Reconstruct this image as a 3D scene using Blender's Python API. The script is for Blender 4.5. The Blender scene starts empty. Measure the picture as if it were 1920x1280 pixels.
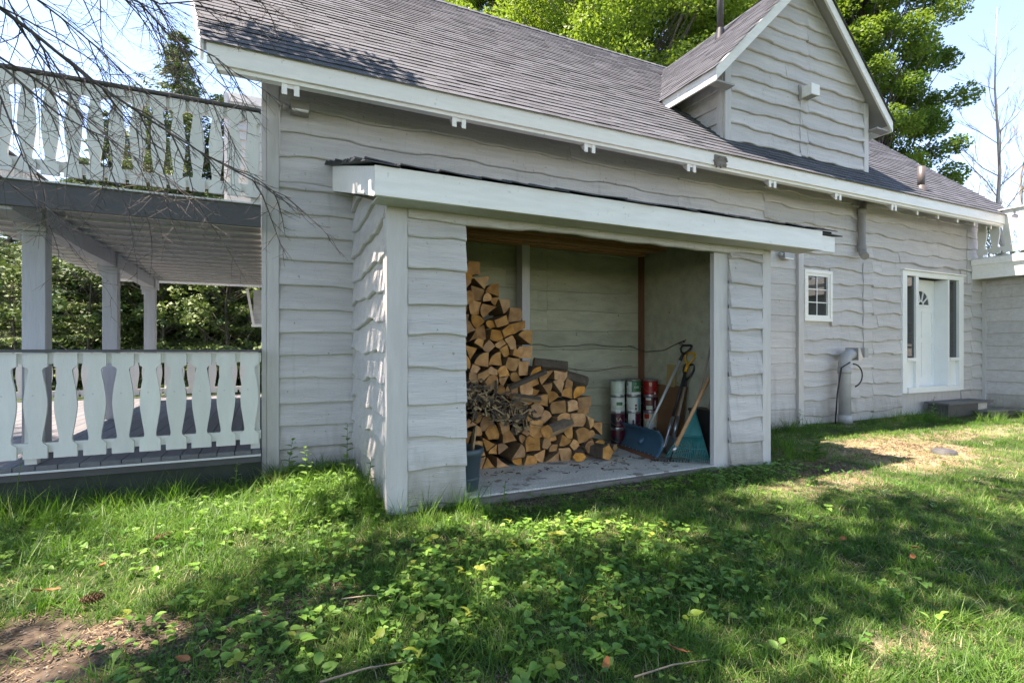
import bpy, bmesh, math, random
import numpy as np
from mathutils import Vector, Matrix
from math import radians as R, sin, cos, pi, tan, atan2, sqrt

random.seed(7); rng = np.random.default_rng(7)
S = bpy.context.scene
COL = S.collection

# ------------------------------------------------------------------ camera
# house frame: x runs along the front wall (away to the right), y into the house, z up, camera above the origin
EYE = 1.25
FPX = 978.0
YAW = math.atan2(460, FPX)
cam_d = bpy.data.cameras.new("camera"); cam = bpy.data.objects.new("camera", cam_d); COL.objects.link(cam)
cam.location = (0, 0, EYE); cam.rotation_euler = (R(90), 0, -YAW)
cam_d.sensor_width = 36; cam_d.lens = FPX / 1920 * 36; cam_d.shift_y = 15 / 1920
cam_d.clip_start = 0.05; cam_d.clip_end = 600
S.camera = cam

# ------------------------------------------------------------------ world, sun, exposure
SUN_TRAVEL = Vector((0.34, -0.115, -1.0)).normalized()
to_sun = -SUN_TRAVEL
world = bpy.data.worlds.new("World"); S.world = world; world.use_nodes = True
wn = world.node_tree.nodes; wl = world.node_tree.links; wn.clear()
wo = wn.new("ShaderNodeOutputWorld"); wb = wn.new("ShaderNodeBackground"); ws = wn.new("ShaderNodeTexSky")
ws.sky_type = 'NISHITA'; ws.sun_disc = False
ws.sun_elevation = math.asin(to_sun.z); ws.sun_rotation = math.atan2(to_sun.x, to_sun.y)
ws.altitude = 900; ws.air_density = 1.0; ws.dust_density = 0.15; ws.ozone_density = 2.0
wb.inputs[1].default_value = 0.15
wl.new(ws.outputs[0], wb.inputs[0]); wl.new(wb.outputs[0], wo.inputs[0])
sun_d = bpy.data.lights.new("sun", 'SUN'); sun = bpy.data.objects.new("sun", sun_d); COL.objects.link(sun)
sun_d.energy = 4.9; sun_d.angle = R(0.53); sun_d.color = (1.0, 0.95, 0.86)
sun.rotation_euler = (-SUN_TRAVEL).to_track_quat('Z', 'Y').to_euler(); sun.location = (0, 0, 30)
S.view_settings.view_transform = 'Standard'; S.view_settings.look = 'None'
S.view_settings.exposure = 1.92; S.view_settings.gamma = 1.0; S.view_settings.use_curve_mapping = False
S.view_settings.use_white_balance = True; S.view_settings.white_balance_temperature = 7300; S.view_settings.white_balance_tint = 20
S.render.engine = 'CYCLES'
S.cycles.max_bounces = 8; S.cycles.transparent_max_bounces = 12

# ------------------------------------------------------------------ helpers
CY, SY = cos(YAW), sin(YAW)
def ray(px, py=655):
    r = (px - 960) / FPX; h = (655 - py) / FPX
    return SY + CY * r, CY - SY * r, h
def on_y(px, py, Y):
    a, b, h = ray(px, py); d = Y / b
    return Vector((a * d, Y, EYE + h * d))
def on_x(px, py, X):
    a, b, h = ray(px, py); d = X / a
    return Vector((X, b * d, EYE + h * d))
def on_z(px, py, Z):
    a, b, h = ray(px, py); d = (Z - EYE) / h
    return Vector((a * d, b * d, Z))
def at_d(px, py, d):
    a, b, h = ray(px, py)
    return Vector((a * d, b * d, EYE + h * d))

def tag(o, label=None, cat=None, group=None, kind=None):
    if label: o['label'] = label
    if cat: o['category'] = cat
    if group: o['group'] = group
    if kind: o['kind'] = kind
    return o
def empty(name, loc=(0, 0, 0), rz=0, **k):
    o = bpy.data.objects.new(name, None); COL.objects.link(o)
    o.location = loc; o.rotation_euler = (0, 0, rz); o.empty_display_size = .1
    return tag(o, **k)

class MB:
    def __init__(s): s.v = []; s.f = []; s.m = []; s.smooth = []
    def add(s, vs, fs, m=0, sm=False):
        b = len(s.v); s.v += [tuple(v) for v in vs]
        for f in fs: s.f.append(tuple(i + b for i in f)); s.m.append(m); s.smooth.append(sm)
    def box(s, a, b, m=0):
        x0, y0, z0 = a; x1, y1, z1 = b
        s.add([(x0,y0,z0),(x1,y0,z0),(x1,y1,z0),(x0,y1,z0),(x0,y0,z1),(x1,y0,z1),(x1,y1,z1),(x0,y1,z1)],
              [(0,3,2,1),(4,5,6,7),(0,1,5,4),(1,2,6,5),(2,3,7,6),(3,0,4,7)], m)
    def hexa(s, pts, m=0):
        s.add(pts, [(0,3,2,1),(4,5,6,7),(0,1,5,4),(1,2,6,5),(2,3,7,6),(3,0,4,7)], m)
    def beam(s, p, q, w, h, up=(0,0,1), m=0):
        p = Vector(p); q = Vector(q); d = (q - p).normalized(); u = Vector(up)
        side = d.cross(u)
        if side.length < 1e-4: side = d.cross(Vector((1,0,0)))
        side.normalize(); u = side.cross(d).normalized()
        o = []
        for c in (p, q):
            o += [c - side*w/2 - u*h/2, c + side*w/2 - u*h/2, c + side*w/2 + u*h/2, c - side*w/2 + u*h/2]
        s.add(o, [(0,3,2,1),(4,5,6,7),(0,1,5,4),(1,2,6,5),(2,3,7,6),(3,0,4,7)], m)
    def tube(s, pts, rad, n=6, m=0, cap=True, sm=True):
        pts = [Vector(p) for p in pts]; k = len(pts)
        if not hasattr(rad, '__len__'): rad = [rad] * k
        b = len(s.v); prev = None
        for i, p in enumerate(pts):
            t = (pts[min(i+1, k-1)] - pts[max(i-1, 0)])
            if t.length < 1e-9: t = Vector((0,0,1))
            t.normalize()
            if prev is None:
                a = t.cross(Vector((0,0,1)))
                if a.length < .05: a = t.cross(Vector((1,0,0)))
            else: a = prev - t * prev.dot(t)
            a.normalize(); prev = a; c = t.cross(a)
            for j in range(n):
                th = 2*pi*j/n
                s.v.append(tuple(p + (a*cos(th) + c*sin(th)) * rad[i]))
        for i in range(k-1):
            for j in range(n):
                s.f.append((b+i*n+j, b+i*n+(j+1)%n, b+(i+1)*n+(j+1)%n, b+(i+1)*n+j)); s.m.append(m); s.smooth.append(sm)
        if cap:
            s.f.append(tuple(b+j for j in range(n))[::-1]); s.m.append(m); s.smooth.append(False)
            s.f.append(tuple(b+(k-1)*n+j for j in range(n))); s.m.append(m); s.smooth.append(False)
    def lathe(s, prof, n=20, c=(0,0,0), m=0, sm=True):
        b = len(s.v); k = len(prof)
        for r, z in prof:
            for j in range(n): s.v.append((c[0]+r*cos(2*pi*j/n), c[1]+r*sin(2*pi*j/n), c[2]+z))
        for i in range(k-1):
            for j in range(n):
                s.f.append((b+i*n+j, b+i*n+(j+1)%n, b+(i+1)*n+(j+1)%n, b+(i+1)*n+j)); s.m.append(m); s.smooth.append(sm)
    def prism(s, poly, axis, a, b, m=0):
        """poly: list of 2-tuples, extruded along axis ('x': (y,z), 'y': (x,z), 'z': (x,y)) from a to b"""
        n = len(poly)
        def mk(p, t):
            return (t, p[0], p[1]) if axis == 'x' else (p[0], t, p[1]) if axis == 'y' else (p[0], p[1], t)
        vs = [mk(p, a) for p in poly] + [mk(p, b) for p in poly]
        fs = [tuple(range(n)), tuple(range(2*n-1, n-1, -1))] + [(i, i+n, (i+1)%n+n, (i+1)%n) for i in range(n)]
        s.add(vs, fs, m)
    def mesh(s, name, mats, recalc=True):
        me = bpy.data.meshes.new(name)
        me.from_pydata(s.v, [], s.f)
        for mm in (mats if isinstance(mats, (list, tuple)) else [mats]): me.materials.append(mm)
        if any(s.m): me.polygons.foreach_set('material_index', s.m)
        me.polygons.foreach_set('use_smooth', s.smooth)
        if recalc:
            bm = bmesh.new(); bm.from_mesh(me); bmesh.ops.recalc_face_normals(bm, faces=bm.faces); bm.to_mesh(me); bm.free()
        me.update(); return me
    def build(s, name, mats, parent=None, recalc=True, **k):
        return link(name, s.mesh(name, mats, recalc), parent, **k)
def link(name, me, parent=None, **k):
    o = bpy.data.objects.new(name, me); COL.objects.link(o)
    if parent is not None:
        o.parent = parent
    return tag(o, **k)
def box(name, a, b, mat, parent=None, bevel=0, **k):
    # parent-local coordinates
    m = MB(); m.box(a, b); o = m.build(name, mat, parent, **k)
    if bevel:
        md = o.modifiers.new('bevel', 'BEVEL'); md.width = bevel; md.segments = 2
    return o
def fast_mesh(name, verts, nper, mats, midx=None, attr=None):
    """verts (N*nper,3): N separate polygons of nper corners"""
    verts = np.asarray(verts, dtype=np.float32).reshape(-1, 3); n = len(verts)//nper
    me = bpy.data.meshes.new(name); me.vertices.add(len(verts)); me.vertices.foreach_set('co', verts.ravel())
    me.loops.add(len(verts)); me.loops.foreach_set('vertex_index', np.arange(len(verts), dtype=np.int32))
    me.polygons.add(n); me.polygons.foreach_set('loop_start', np.arange(0, len(verts), nper, dtype=np.int32))
    for mm in (mats if isinstance(mats, (list, tuple)) else [mats]): me.materials.append(mm)
    if midx is not None: me.polygons.foreach_set('material_index', np.asarray(midx, dtype=np.int32))
    if attr is not None:
        a = me.attributes.new('tone', 'FLOAT', 'FACE'); a.data.foreach_set('value', np.asarray(attr, dtype=np.float32))
    me.update(); me.validate(); return me

# ------------------------------------------------------------------ materials
def newmat(name):
    m = bpy.data.materials.new(name); m.use_nodes = True
    nt = m.node_tree; nt.nodes.clear()
    return m, nt, nt.nodes.new, nt.links.new
def mat(name, col, rough=.6, var=.15, scale=6, stretch=(1,1,1), bump=.15, bscale=40, metal=0, col2=None, objrand=0, coords='Object',
        spots=None, spec=.5, bstretch=None, tone=0, trans=0, fine=0, dist=.01, splash=False):
    m, nt, N, L = newmat(name)
    out = N('ShaderNodeOutputMaterial'); p = N('ShaderNodeBsdfPrincipled'); L(p.outputs[0], out.inputs[0])
    tc = N('ShaderNodeTexCoord'); src = tc.outputs['Object']
    if coords == 'World': src = N('ShaderNodeNewGeometry').outputs['Position']
    def mapped(st, sc):
        mp = N('ShaderNodeMapping'); mp.inputs['Scale'].default_value = (st[0]*sc, st[1]*sc, st[2]*sc); L(src, mp.inputs[0]); return mp.outputs[0]
    oi = N('ShaderNodeObjectInfo')
    nz = N('ShaderNodeTexNoise'); nz.inputs['Scale'].default_value = 1; nz.inputs['Detail'].default_value = 6; nz.inputs['Roughness'].default_value = .6
    nz.noise_dimensions = '4D'; L(mapped(stretch, scale), nz.inputs['Vector'])
    if objrand:
        mm = N('ShaderNodeMath'); mm.operation = 'MULTIPLY'; mm.inputs[1].default_value = 37; L(oi.outputs['Random'], mm.inputs[0]); L(mm.outputs[0], nz.inputs['W'])
    c1 = col if col2 is None else col
    cr = N('ShaderNodeValToRGB'); e = cr.color_ramp.elements
    if col2 is None:
        e[0].color = (*[c*(1-var) for c in col], 1); e[1].color = (*[min(1, c*(1+var)) for c in col], 1)
    else:
        e[0].color = (*col, 1); e[1].color = (*col2, 1)
    e[0].position = .32; e[1].position = .68
    L(nz.outputs[0], cr.inputs[0]); c = cr.outputs[0]
    if objrand:
        hs = N('ShaderNodeHueSaturation'); L(c, hs.inputs['Color'])
        mr = N('ShaderNodeMapRange'); mr.inputs[3].default_value = 1-objrand; mr.inputs[4].default_value = 1+objrand
        L(oi.outputs['Random'], mr.inputs[0]); L(mr.outputs[0], hs.inputs['Value']); c = hs.outputs[0]
    if tone:
        at = N('ShaderNodeAttribute'); at.attribute_name = 'tone'
        hs = N('ShaderNodeHueSaturation'); L(c, hs.inputs['Color']); mr = N('ShaderNodeMapRange')
        mr.inputs[3].default_value = 1-tone; mr.inputs[4].default_value = 1+tone; L(at.outputs['Fac'], mr.inputs[0]); L(mr.outputs[0], hs.inputs['Value']); c = hs.outputs[0]
    if spots:
        scol, sscale, thr, amt = spots
        n2 = N('ShaderNodeTexNoise'); n2.inputs['Scale'].default_value = sscale; n2.inputs['Detail'].default_value = 3; L(src, n2.inputs['Vector'])
        r2 = N('ShaderNodeValToRGB'); r2.color_ramp.elements[0].position = thr; r2.color_ramp.elements[1].position = thr+.05
        r2.color_ramp.elements[1].color = (amt, amt, amt, 1); L(n2.outputs[0], r2.inputs[0])
        mx = N('ShaderNodeMix'); mx.data_type = 'RGBA'; L(r2.outputs[0], mx.inputs['Factor']); L(c, mx.inputs['A']); mx.inputs['B'].default_value = (*scol, 1); c = mx.outputs['Result']
    if splash:
        # soil splashed up the lowest boards, and a few grey streaks
        sx = N('ShaderNodeSeparateXYZ'); L(src, sx.inputs[0]); n5 = N('ShaderNodeTexNoise'); n5.inputs['Scale'].default_value = 1; n5.inputs['Detail'].default_value = 5; L(mapped((1,1,.35), 9), n5.inputs['Vector'])
        a5 = N('ShaderNodeMath'); a5.operation = 'MULTIPLY_ADD'; L(n5.outputs[0], a5.inputs[0]); a5.inputs[1].default_value = -.6; L(sx.outputs['Z'], a5.inputs[2])
        m5 = N('ShaderNodeMapRange'); m5.inputs[1].default_value = -.30; m5.inputs[2].default_value = .12; m5.inputs[3].default_value = .75; m5.inputs[4].default_value = 0; L(a5.outputs[0], m5.inputs[0])
        x5 = N('ShaderNodeMix'); x5.data_type = 'RGBA'; L(m5.outputs[0], x5.inputs['Factor']); L(c, x5.inputs['A']); x5.inputs['B'].default_value = (.24,.215,.16,1); c = x5.outputs['Result']
        n6 = N('ShaderNodeTexNoise'); n6.inputs['Scale'].default_value = 1; n6.inputs['Detail'].default_value = 3; L(mapped((1,1,.06), 14), n6.inputs['Vector'])
        m6 = N('ShaderNodeMapRange'); m6.inputs[1].default_value = .60; m6.inputs[2].default_value = .75; m6.inputs[3].default_value = 1; m6.inputs[4].default_value = .84; L(n6.outputs[0], m6.inputs[0])
        h6 = N('ShaderNodeHueSaturation'); L(c, h6.inputs['Color']); L(m6.outputs[0], h6.inputs['Value']); c = h6.outputs[0]
    if fine:
        n4 = N('ShaderNodeTexNoise'); n4.inputs['Scale'].default_value = fine; n4.inputs['Detail'].default_value = 2; L(src, n4.inputs['Vector'])
        mr = N('ShaderNodeMapRange'); mr.inputs[1].default_value = .3; mr.inputs[2].default_value = .7; mr.inputs[3].default_value = .72; mr.inputs[4].default_value = 1.28; L(n4.outputs[0], mr.inputs[0])
        hs = N('ShaderNodeHueSaturation'); L(c, hs.inputs['Color']); L(mr.outputs[0], hs.inputs['Value']); c = hs.outputs[0]
    L(c, p.inputs['Base Color'])
    p.inputs['Roughness'].default_value = rough; p.inputs['Metallic'].default_value = metal
    p.inputs['Specular IOR Level'].default_value = spec
    if bump:
        n3 = N('ShaderNodeTexNoise'); n3.inputs['Scale'].default_value = 1; n3.inputs['Detail'].default_value = 4
        L(mapped(bstretch or stretch, bscale), n3.inputs['Vector'])
        b = N('ShaderNodeBump'); b.inputs['Strength'].default_value = bump; b.inputs['Distance'].default_value = dist
        L(n3.outputs[0], b.inputs['Height']); L(b.outputs[0], p.inputs['Normal'])
    if trans:
        tr = N('ShaderNodeBsdfTranslucent'); L(c, tr.inputs[0]); mx = N('ShaderNodeMixShader'); mx.inputs[0].default_value = trans
        L(p.outputs[0], mx.inputs[1]); L(tr.outputs[0], mx.inputs[2]); L(mx.outputs[0], out.inputs[0])
    return m

M = {}
M['siding'] = mat('grey_paint_siding', (.56,.535,.53), .55, .12, 3.5, (.5,3,6), .75, 22, spots=((.17,.15,.13), 26, .685, .65), bstretch=(.35,3,6), splash=True, coords='World', objrand=.07, dist=.014)
M['siding_in_shade'] = mat('siding_shade_in_colour', (.39,.38,.27), .7, .18, 3, (1,3,3), .6, 22, spots=((.04,.04,.03), 20, .70, .8), bstretch=(.6,3,5), coords='World', objrand=.08)  # same siding paint; the shed's inner shade and green tinge put into the colour
M['trim'] = mat('grey_trim_paint', (.53,.51,.50), .5, .08, 5, (4,4,.6), .3, 40, bstretch=(3,3,.3), coords='World', objrand=.03)
M['white'] = mat('white_paint', (.87,.85,.82), .45, .06, 5, (.6,4,4), .2, 40, coords='World', spots=((.4,.38,.33), 18, .68, .35))
M['door_white'] = mat('door_white_paint', (.80,.82,.82), .35, .03, 3, bump=.05, coords='World')
M['baluster'] = mat('pale_green_grey_paint', (.67,.67,.63), .5, .06, 4, (3,3,.7), .2, 30, objrand=.06, spots=((.25,.24,.2), 30, .70, .4))
M['post'] = mat('grey_post_paint', (.42,.43,.45), .55, .10, 5, (4,4,.5), .35, 30, bstretch=(3,3,.3), coords='World')
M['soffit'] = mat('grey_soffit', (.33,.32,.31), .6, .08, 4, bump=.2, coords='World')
M['rim'] = mat('dark_grey_rim', (.075,.075,.078), .6, .15, 4, (1,4,4), .3, 30, coords='World')
M['skirt'] = mat('dark_green_skirt', (.03,.04,.026), .75, .3, 5, bump=.3, coords='World')
M['deckboard'] = mat('grey_stained_deck_board', (.13,.13,.135), .65, .15, 6, (3,.6,3), .4, 30, objrand=.12, coords='World')
M['drip'] = mat('pale_drip_edge', (.6,.6,.6), .4, .05, 5, bump=.05)
M['shingle'] = mat('asphalt_shingle', (.080,.086,.100), .9, .10, 3, bump=.4, bscale=220, coords='World', tone=.20, fine=90, spec=.3, dist=.006)
M['underlay'] = mat('black_underlay', (.02,.02,.02), .9)
M['black'] = mat('black_rubber', (.015,.015,.016), .5, .1, 10, bump=.05)
M['pipe'] = mat('weathered_grey_pipe', (.27,.255,.24), .5, .12, 8, (1,1,.4), .1, 30)
M['pipe_dark'] = mat('dark_brown_pipe', (.10,.085,.08), .5, .12, 8, bump=.1)
M['pipe_light'] = mat('grey_painted_pipe', (.36,.36,.37), .45, .08, 8, bump=.08)
M['metal'] = mat('galvanised_metal', (.45,.46,.47), .35, .12, 14, metal=.85, bump=.05)
M['concrete'] = mat('pale_worn_slab', (.56,.54,.50), .85, .22, 2.2, (1,2,1), .5, 30, coords='World', spots=((.16,.12,.09), 6, .60, .7), fine=60)
M['sill'] = mat('weathered_sill_wood', (.20,.175,.15), .8, .25, 5, (1,6,6), .5, 25, coords='World')
M['lumber'] = mat('red_brown_lumber', (.46,.22,.10), .7, .3, 3, (.6,8,8), .3, 20, objrand=.25, coords='World')
M['stud'] = mat('brown_stud', (.16,.07,.035), .7, .2, 5, (5,5,.5), .3, 20)
M['dark'] = mat('dark_backing', (.02,.02,.018), .9)
M['glass'] = mat('window_glass', (.03,.035,.035), .03, .2, 2, bump=0, spec=.8)
M['blind'] = mat('grey_blind', (.18,.19,.18), .6, .2, 1.5, bump=0)
M['bark'] = mat('firewood_bark', (.10,.075,.055), .9, .35, 8, bump=.9, bscale=30, objrand=.25, dist=.02)
M['split'] = mat('split_wood_side', (.30,.19,.10), .8, .3, 6, (8,1,8), .5, 20, objrand=.2)

def endgrain():
    m, nt, N, L = newmat('firewood_end_grain')
    out = N('ShaderNodeOutputMaterial'); p = N('ShaderNodeBsdfPrincipled'); L(p.outputs[0], out.inputs[0])
    tc = N('ShaderNodeTexCoord'); oi = N('ShaderNodeObjectInfo')
    mp = N('ShaderNodeMapping'); L(tc.outputs['Object'], mp.inputs[0]); mp.inputs['Location'].default_value = (.05,0,.05)
    wv = N('ShaderNodeTexWave'); wv.wave_type = 'RINGS'; wv.rings_direction = 'Y'; wv.inputs['Scale'].default_value = 22; wv.inputs['Distortion'].default_value = 3; wv.inputs['Detail'].default_value = 2
    L(mp.outputs[0], wv.inputs[0])
    nz = N('ShaderNodeTexNoise'); nz.noise_dimensions = '4D'; nz.inputs['Scale'].default_value = 14; nz.inputs['Detail'].default_value = 5; L(tc.outputs['Object'], nz.inputs['Vector'])
    mm = N('ShaderNodeMath'); mm.operation = 'MULTIPLY'; mm.inputs[1].default_value = 50; L(oi.outputs['Random'], mm.inputs[0]); L(mm.outputs[0], nz.inputs['W'])
    cr = N('ShaderNodeValToRGB'); e = cr.color_ramp.elements; e[0].position=.3; e[1].position=.7
    e[0].color = (.42,.17,.045,1); e[1].color = (.80,.41,.14,1); L(nz.outputs[0], cr.inputs[0])
    mx = N('ShaderNodeMix'); mx.data_type = 'RGBA'; mx.blend_type = 'MULTIPLY'; mx.inputs['Factor'].default_value = .4
    L(cr.outputs[0], mx.inputs['A']); L(wv.outputs[0], mx.inputs['B'])
    hs = N('ShaderNodeHueSaturation'); L(mx.outputs['Result'], hs.inputs['Color'])
    mr = N('ShaderNodeMapRange'); mr.inputs[3].default_value = .6; mr.inputs[4].default_value = 1.3; L(oi.outputs['Random'], mr.inputs[0]); L(mr.outputs[0], hs.inputs['Value'])
    m2 = N('ShaderNodeMath'); m2.operation = 'MULTIPLY'; m2.inputs[1].default_value = 13.7; L(oi.outputs['Random'], m2.inputs[0])
    fr = N('ShaderNodeMath'); fr.operation = 'FRACT'; L(m2.outputs[0], fr.inputs[0]); mr2 = N('ShaderNodeMapRange'); mr2.inputs[3].default_value = .85; mr2.inputs[4].default_value = 1.1; L(fr.outputs[0], mr2.inputs[0]); L(mr2.outputs[0], hs.inputs['Saturation'])
    L(hs.outputs[0], p.inputs['Base Color']); p.inputs['Roughness'].default_value = .8
    b = N('ShaderNodeBump'); b.inputs['Strength'].default_value = .5; b.inputs['Distance'].default_value = .006; L(nz.outputs[0], b.inputs['Height']); L(b.outputs[0], p.inputs['Normal'])
    return m
M['end'] = endgrain()

def ground_mat():
    m, nt, N, L = newmat('lawn_soil_and_thatch')
    out = N('ShaderNodeOutputMaterial'); p = N('ShaderNodeBsdfPrincipled'); L(p.outputs[0], out.inputs[0])
    pos = N('ShaderNodeNewGeometry').outputs['Position']
    def noise(sc, det=5):
        n = N('ShaderNodeTexNoise'); n.inputs['Scale'].default_value = sc; n.inputs['Detail'].default_value = det; L(pos, n.inputs['Vector']); return n.outputs[0]
    def ramp(src, p0, c0, p1, c1):
        r = N('ShaderNodeValToRGB'); e = r.color_ramp.elements; e[0].position = p0; e[1].position = p1; e[0].color = (*c0,1); e[1].color = (*c1,1); L(src, r.inputs[0]); return r.outputs[0]
    soil = ramp(noise(22, 8), .3, (.045,.032,.022), .7, (.15,.115,.085))
    green = ramp(noise(30, 6), .35, (.018,.035,.010), .65, (.06,.085,.025))
    straw = ramp(noise(45, 6), .3, (.22,.18,.11), .7, (.55,.47,.32))
    at = N('ShaderNodeAttribute'); at.attribute_name = 'soil'; at2 = N('ShaderNodeAttribute'); at2.attribute_name = 'dry'
    m1 = N('ShaderNodeMix'); m1.data_type = 'RGBA'; L(at.outputs['Fac'], m1.inputs['Factor']); L(green, m1.inputs['A']); L(soil, m1.inputs['B'])
    m2 = N('ShaderNodeMix'); m2.data_type = 'RGBA'; L(at2.outputs['Fac'], m2.inputs['Factor']); L(m1.outputs['Result'], m2.inputs['A']); L(straw, m2.inputs['B'])
    L(m2.outputs['Result'], p.inputs['Base Color']); p.inputs['Roughness'].default_value = .95; p.inputs['Specular IOR Level'].default_value = .2
    b = N('ShaderNodeBump'); b.inputs['Strength'].default_value = .9; b.inputs['Distance'].default_value = .03; L(noise(35, 8), b.inputs['Height']); L(b.outputs[0], p.inputs['Normal'])
    return m
M['ground'] = ground_mat()
def leaf_mat(name, c0, c1, trans=.35, rough=.55, scale=.6, dry=None):
    """leaf colour varies by world position and by instance"""
    m, nt, N, L = newmat(name)
    out = N('ShaderNodeOutputMaterial'); p = N('ShaderNodeBsdfPrincipled')
    pos = N('ShaderNodeNewGeometry').outputs['Position']; oi = N('ShaderNodeObjectInfo')
    nz = N('ShaderNodeTexNoise'); nz.inputs['Scale'].default_value = scale; nz.inputs['Detail'].default_value = 4; L(pos, nz.inputs['Vector'])
    wn_ = N('ShaderNodeTexWhiteNoise'); L(pos, wn_.inputs['Vector'])
    ad = N('ShaderNodeMath'); ad.operation = 'MULTIPLY_ADD'; L(oi.outputs['Random'], ad.inputs[0]); ad.inputs[1].default_value = .5; L(nz.outputs[0], ad.inputs[2])
    sb = N('ShaderNodeMath'); sb.operation = 'SUBTRACT'; L(ad.outputs[0], sb.inputs[0]); sb.inputs[1].default_value = .25
    at = N('ShaderNodeAttribute'); at.attribute_name = 'tone'
    a2 = N('ShaderNodeMath'); a2.operation = 'MULTIPLY_ADD'; L(at.outputs['Fac'], a2.inputs[0]); a2.inputs[1].default_value = .45; L(sb.outputs[0], a2.inputs[2])
    cr = N('ShaderNodeValToRGB'); e = cr.color_ramp.elements; e[0].position = .25; e[1].position = .75; e[0].color = (*c0,1); e[1].color = (*c1,1)
    if dry: x = e.new(.93); x.color = (*dry, 1)
    L(a2.outputs[0], cr.inputs[0])
    L(cr.outputs[0], p.inputs['Base Color']); p.inputs['Roughness'].default_value = rough; p.inputs['Specular IOR Level'].default_value = .35
    tr = N('ShaderNodeBsdfTranslucent')
    hs = N('ShaderNodeHueSaturation'); hs.inputs['Value'].default_value = 1.5; hs.inputs['Saturation'].default_value = 1.1; L(cr.outputs[0], hs.inputs['Color']); L(hs.outputs[0], tr.inputs[0])
    mx = N('ShaderNodeMixShader'); mx.inputs[0].default_value = trans; L(p.outputs[0], mx.inputs[1]); L(tr.outputs[0], mx.inputs[2]); L(mx.outputs[0], out.inputs[0])
    return m
M['grass'] = leaf_mat('lawn_grass_blades', (.035,.10,.014), (.13,.26,.04), .35, .5, 1.2, dry=(.34,.30,.13))
M['drygrass'] = leaf_mat('dry_grass_blades', (.22,.20,.08), (.52,.47,.28), .3, .6, 1.0)
M['ivy'] = leaf_mat('broad_groundcover_leaves', (.06,.17,.028), (.20,.36,.06), .3, .42, 1.5)
M['ivy_yellow'] = leaf_mat('yellowing_groundcover_leaves', (.14,.22,.03), (.34,.38,.07), .35, .45, 1.5)
M['weed'] = leaf_mat('weed_leaves', (.06,.14,.02), (.18,.30,.06), .35, .5, 1.5)
M['maple'] = leaf_mat('maple_leaves', (.065,.125,.022), (.18,.26,.045), .42, .5, .8)
M['spruce'] = leaf_mat('spruce_needles', (.030,.065,.022), (.12,.17,.05), .15, .6, .9)
M['trunkbark'] = mat('tree_bark', (.10,.085,.07), .9, .3, 6, (1,1,.3), .9, 14, coords='World', dist=.03)
M['twig'] = mat('dead_twig', (.10,.085,.08), .85, .3, 10, bump=.3)
M['paletwig'] = mat('pale_bare_twig', (.34,.30,.26), .85, .2, 5, bump=.2)
# ------------------------------------------------------------------ ground
WALL_Y = 5.75; SHED_Y = 4.0; EAVE_Y = 5.2; EAVE_Z = 3.93; PITCH = .909
SX0, SX1 = .855, 5.0            # shed outer walls
def smooth(a, b, t): t = max(0, min(1, (t-a)/(b-a))); return t*t*(3-2*t)
def vnoise(x, y, s=1.0):
    from mathutils import noise
    return noise.noise(Vector((x*s, y*s, 3.7)))
def soil_amt(x, y):
    a = 0
    def blob(cx, cy, rx, ry, k=1.0):
        d = sqrt(((x-cx)/rx)**2 + ((y-cy)/ry)**2) + .55*vnoise(x, y, 2.2) + .3*vnoise(x, y, 6)
        return k * (1 - smooth(.7, 1.15, d))
    a = max(a, blob(-.72, 2.82, .62, .38, 1.0), blob(-.1, 2.75, .5, .2, .7), blob(.75, 1.7, .35, .2, .5), blob(2.9, 3.80, 1.6, .14, .9), blob(5.25, 3.55, .55, .33, 1), blob(-.3, 2.3, .5, .3, .6))
    return a
def dry_amt(x, y):
    def blob(cx, cy, rx, ry, k=1.0):
        d = sqrt(((x-cx)/rx)**2 + ((y-cy)/ry)**2) + .55*vnoise(x, y, 1.8) + .3*vnoise(x, y, 5)
        return k * (1 - smooth(.6, 1.2, d))
    return max(blob(6.9, 3.7, 1.5, .75, 1), blob(4.6, 3.15, .9, .25, .5), blob(2.3, 1.3, .35, .15, .5), blob(9.2, 4.1, 2.2, .4, .5))
def ground_z(x, y):
    z = .03*vnoise(x, y, .5) + .012*vnoise(x, y, 2.5)
    if y > 5.6 or x < -2: z *= .5
    z += .05*smooth(3.4, 4.6, y)*(smooth(-.4, .5, x))*(1-smooth(.5,1.1,x)) if y < 5.7 else 0
    if x < 0: z -= .05*smooth(3.5,5.2,y)
    return z
def ground():
    xs = list(np.arange(-6, 16.01, .12)); ys = list(np.arange(-1.5, 6.01, .12))
    xs = [-300,-120,-60,-30,-15,-9] + xs + [20,30,60,120,300]; ys = [-300,-100,-40,-15,-6,-3] + ys + [8,12,20,40,80,150,300]
    v = [(x, y, ground_z(x, y) if (-6<=x<=16 and -1.5<=y<=6) else 0) for y in ys for x in xs]
    nx = len(xs); f = [(j*nx+i, j*nx+i+1, (j+1)*nx+i+1, (j+1)*nx+i) for j in range(len(ys)-1) for i in range(nx-1)]
    me = bpy.data.meshes.new('ground'); me.from_pydata(v, [], f); me.materials.append(M['ground'])
    for nm, fn in (('soil', soil_amt), ('dry', dry_amt)):
        a = me.attributes.new(nm, 'FLOAT', 'POINT'); a.data.foreach_set('value', [fn(p[0], p[1]) for p in v])
    me.polygons.foreach_set('use_smooth', [True]*len(f)); me.update()
    return link('ground', me, kind='structure')
ground()

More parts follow.
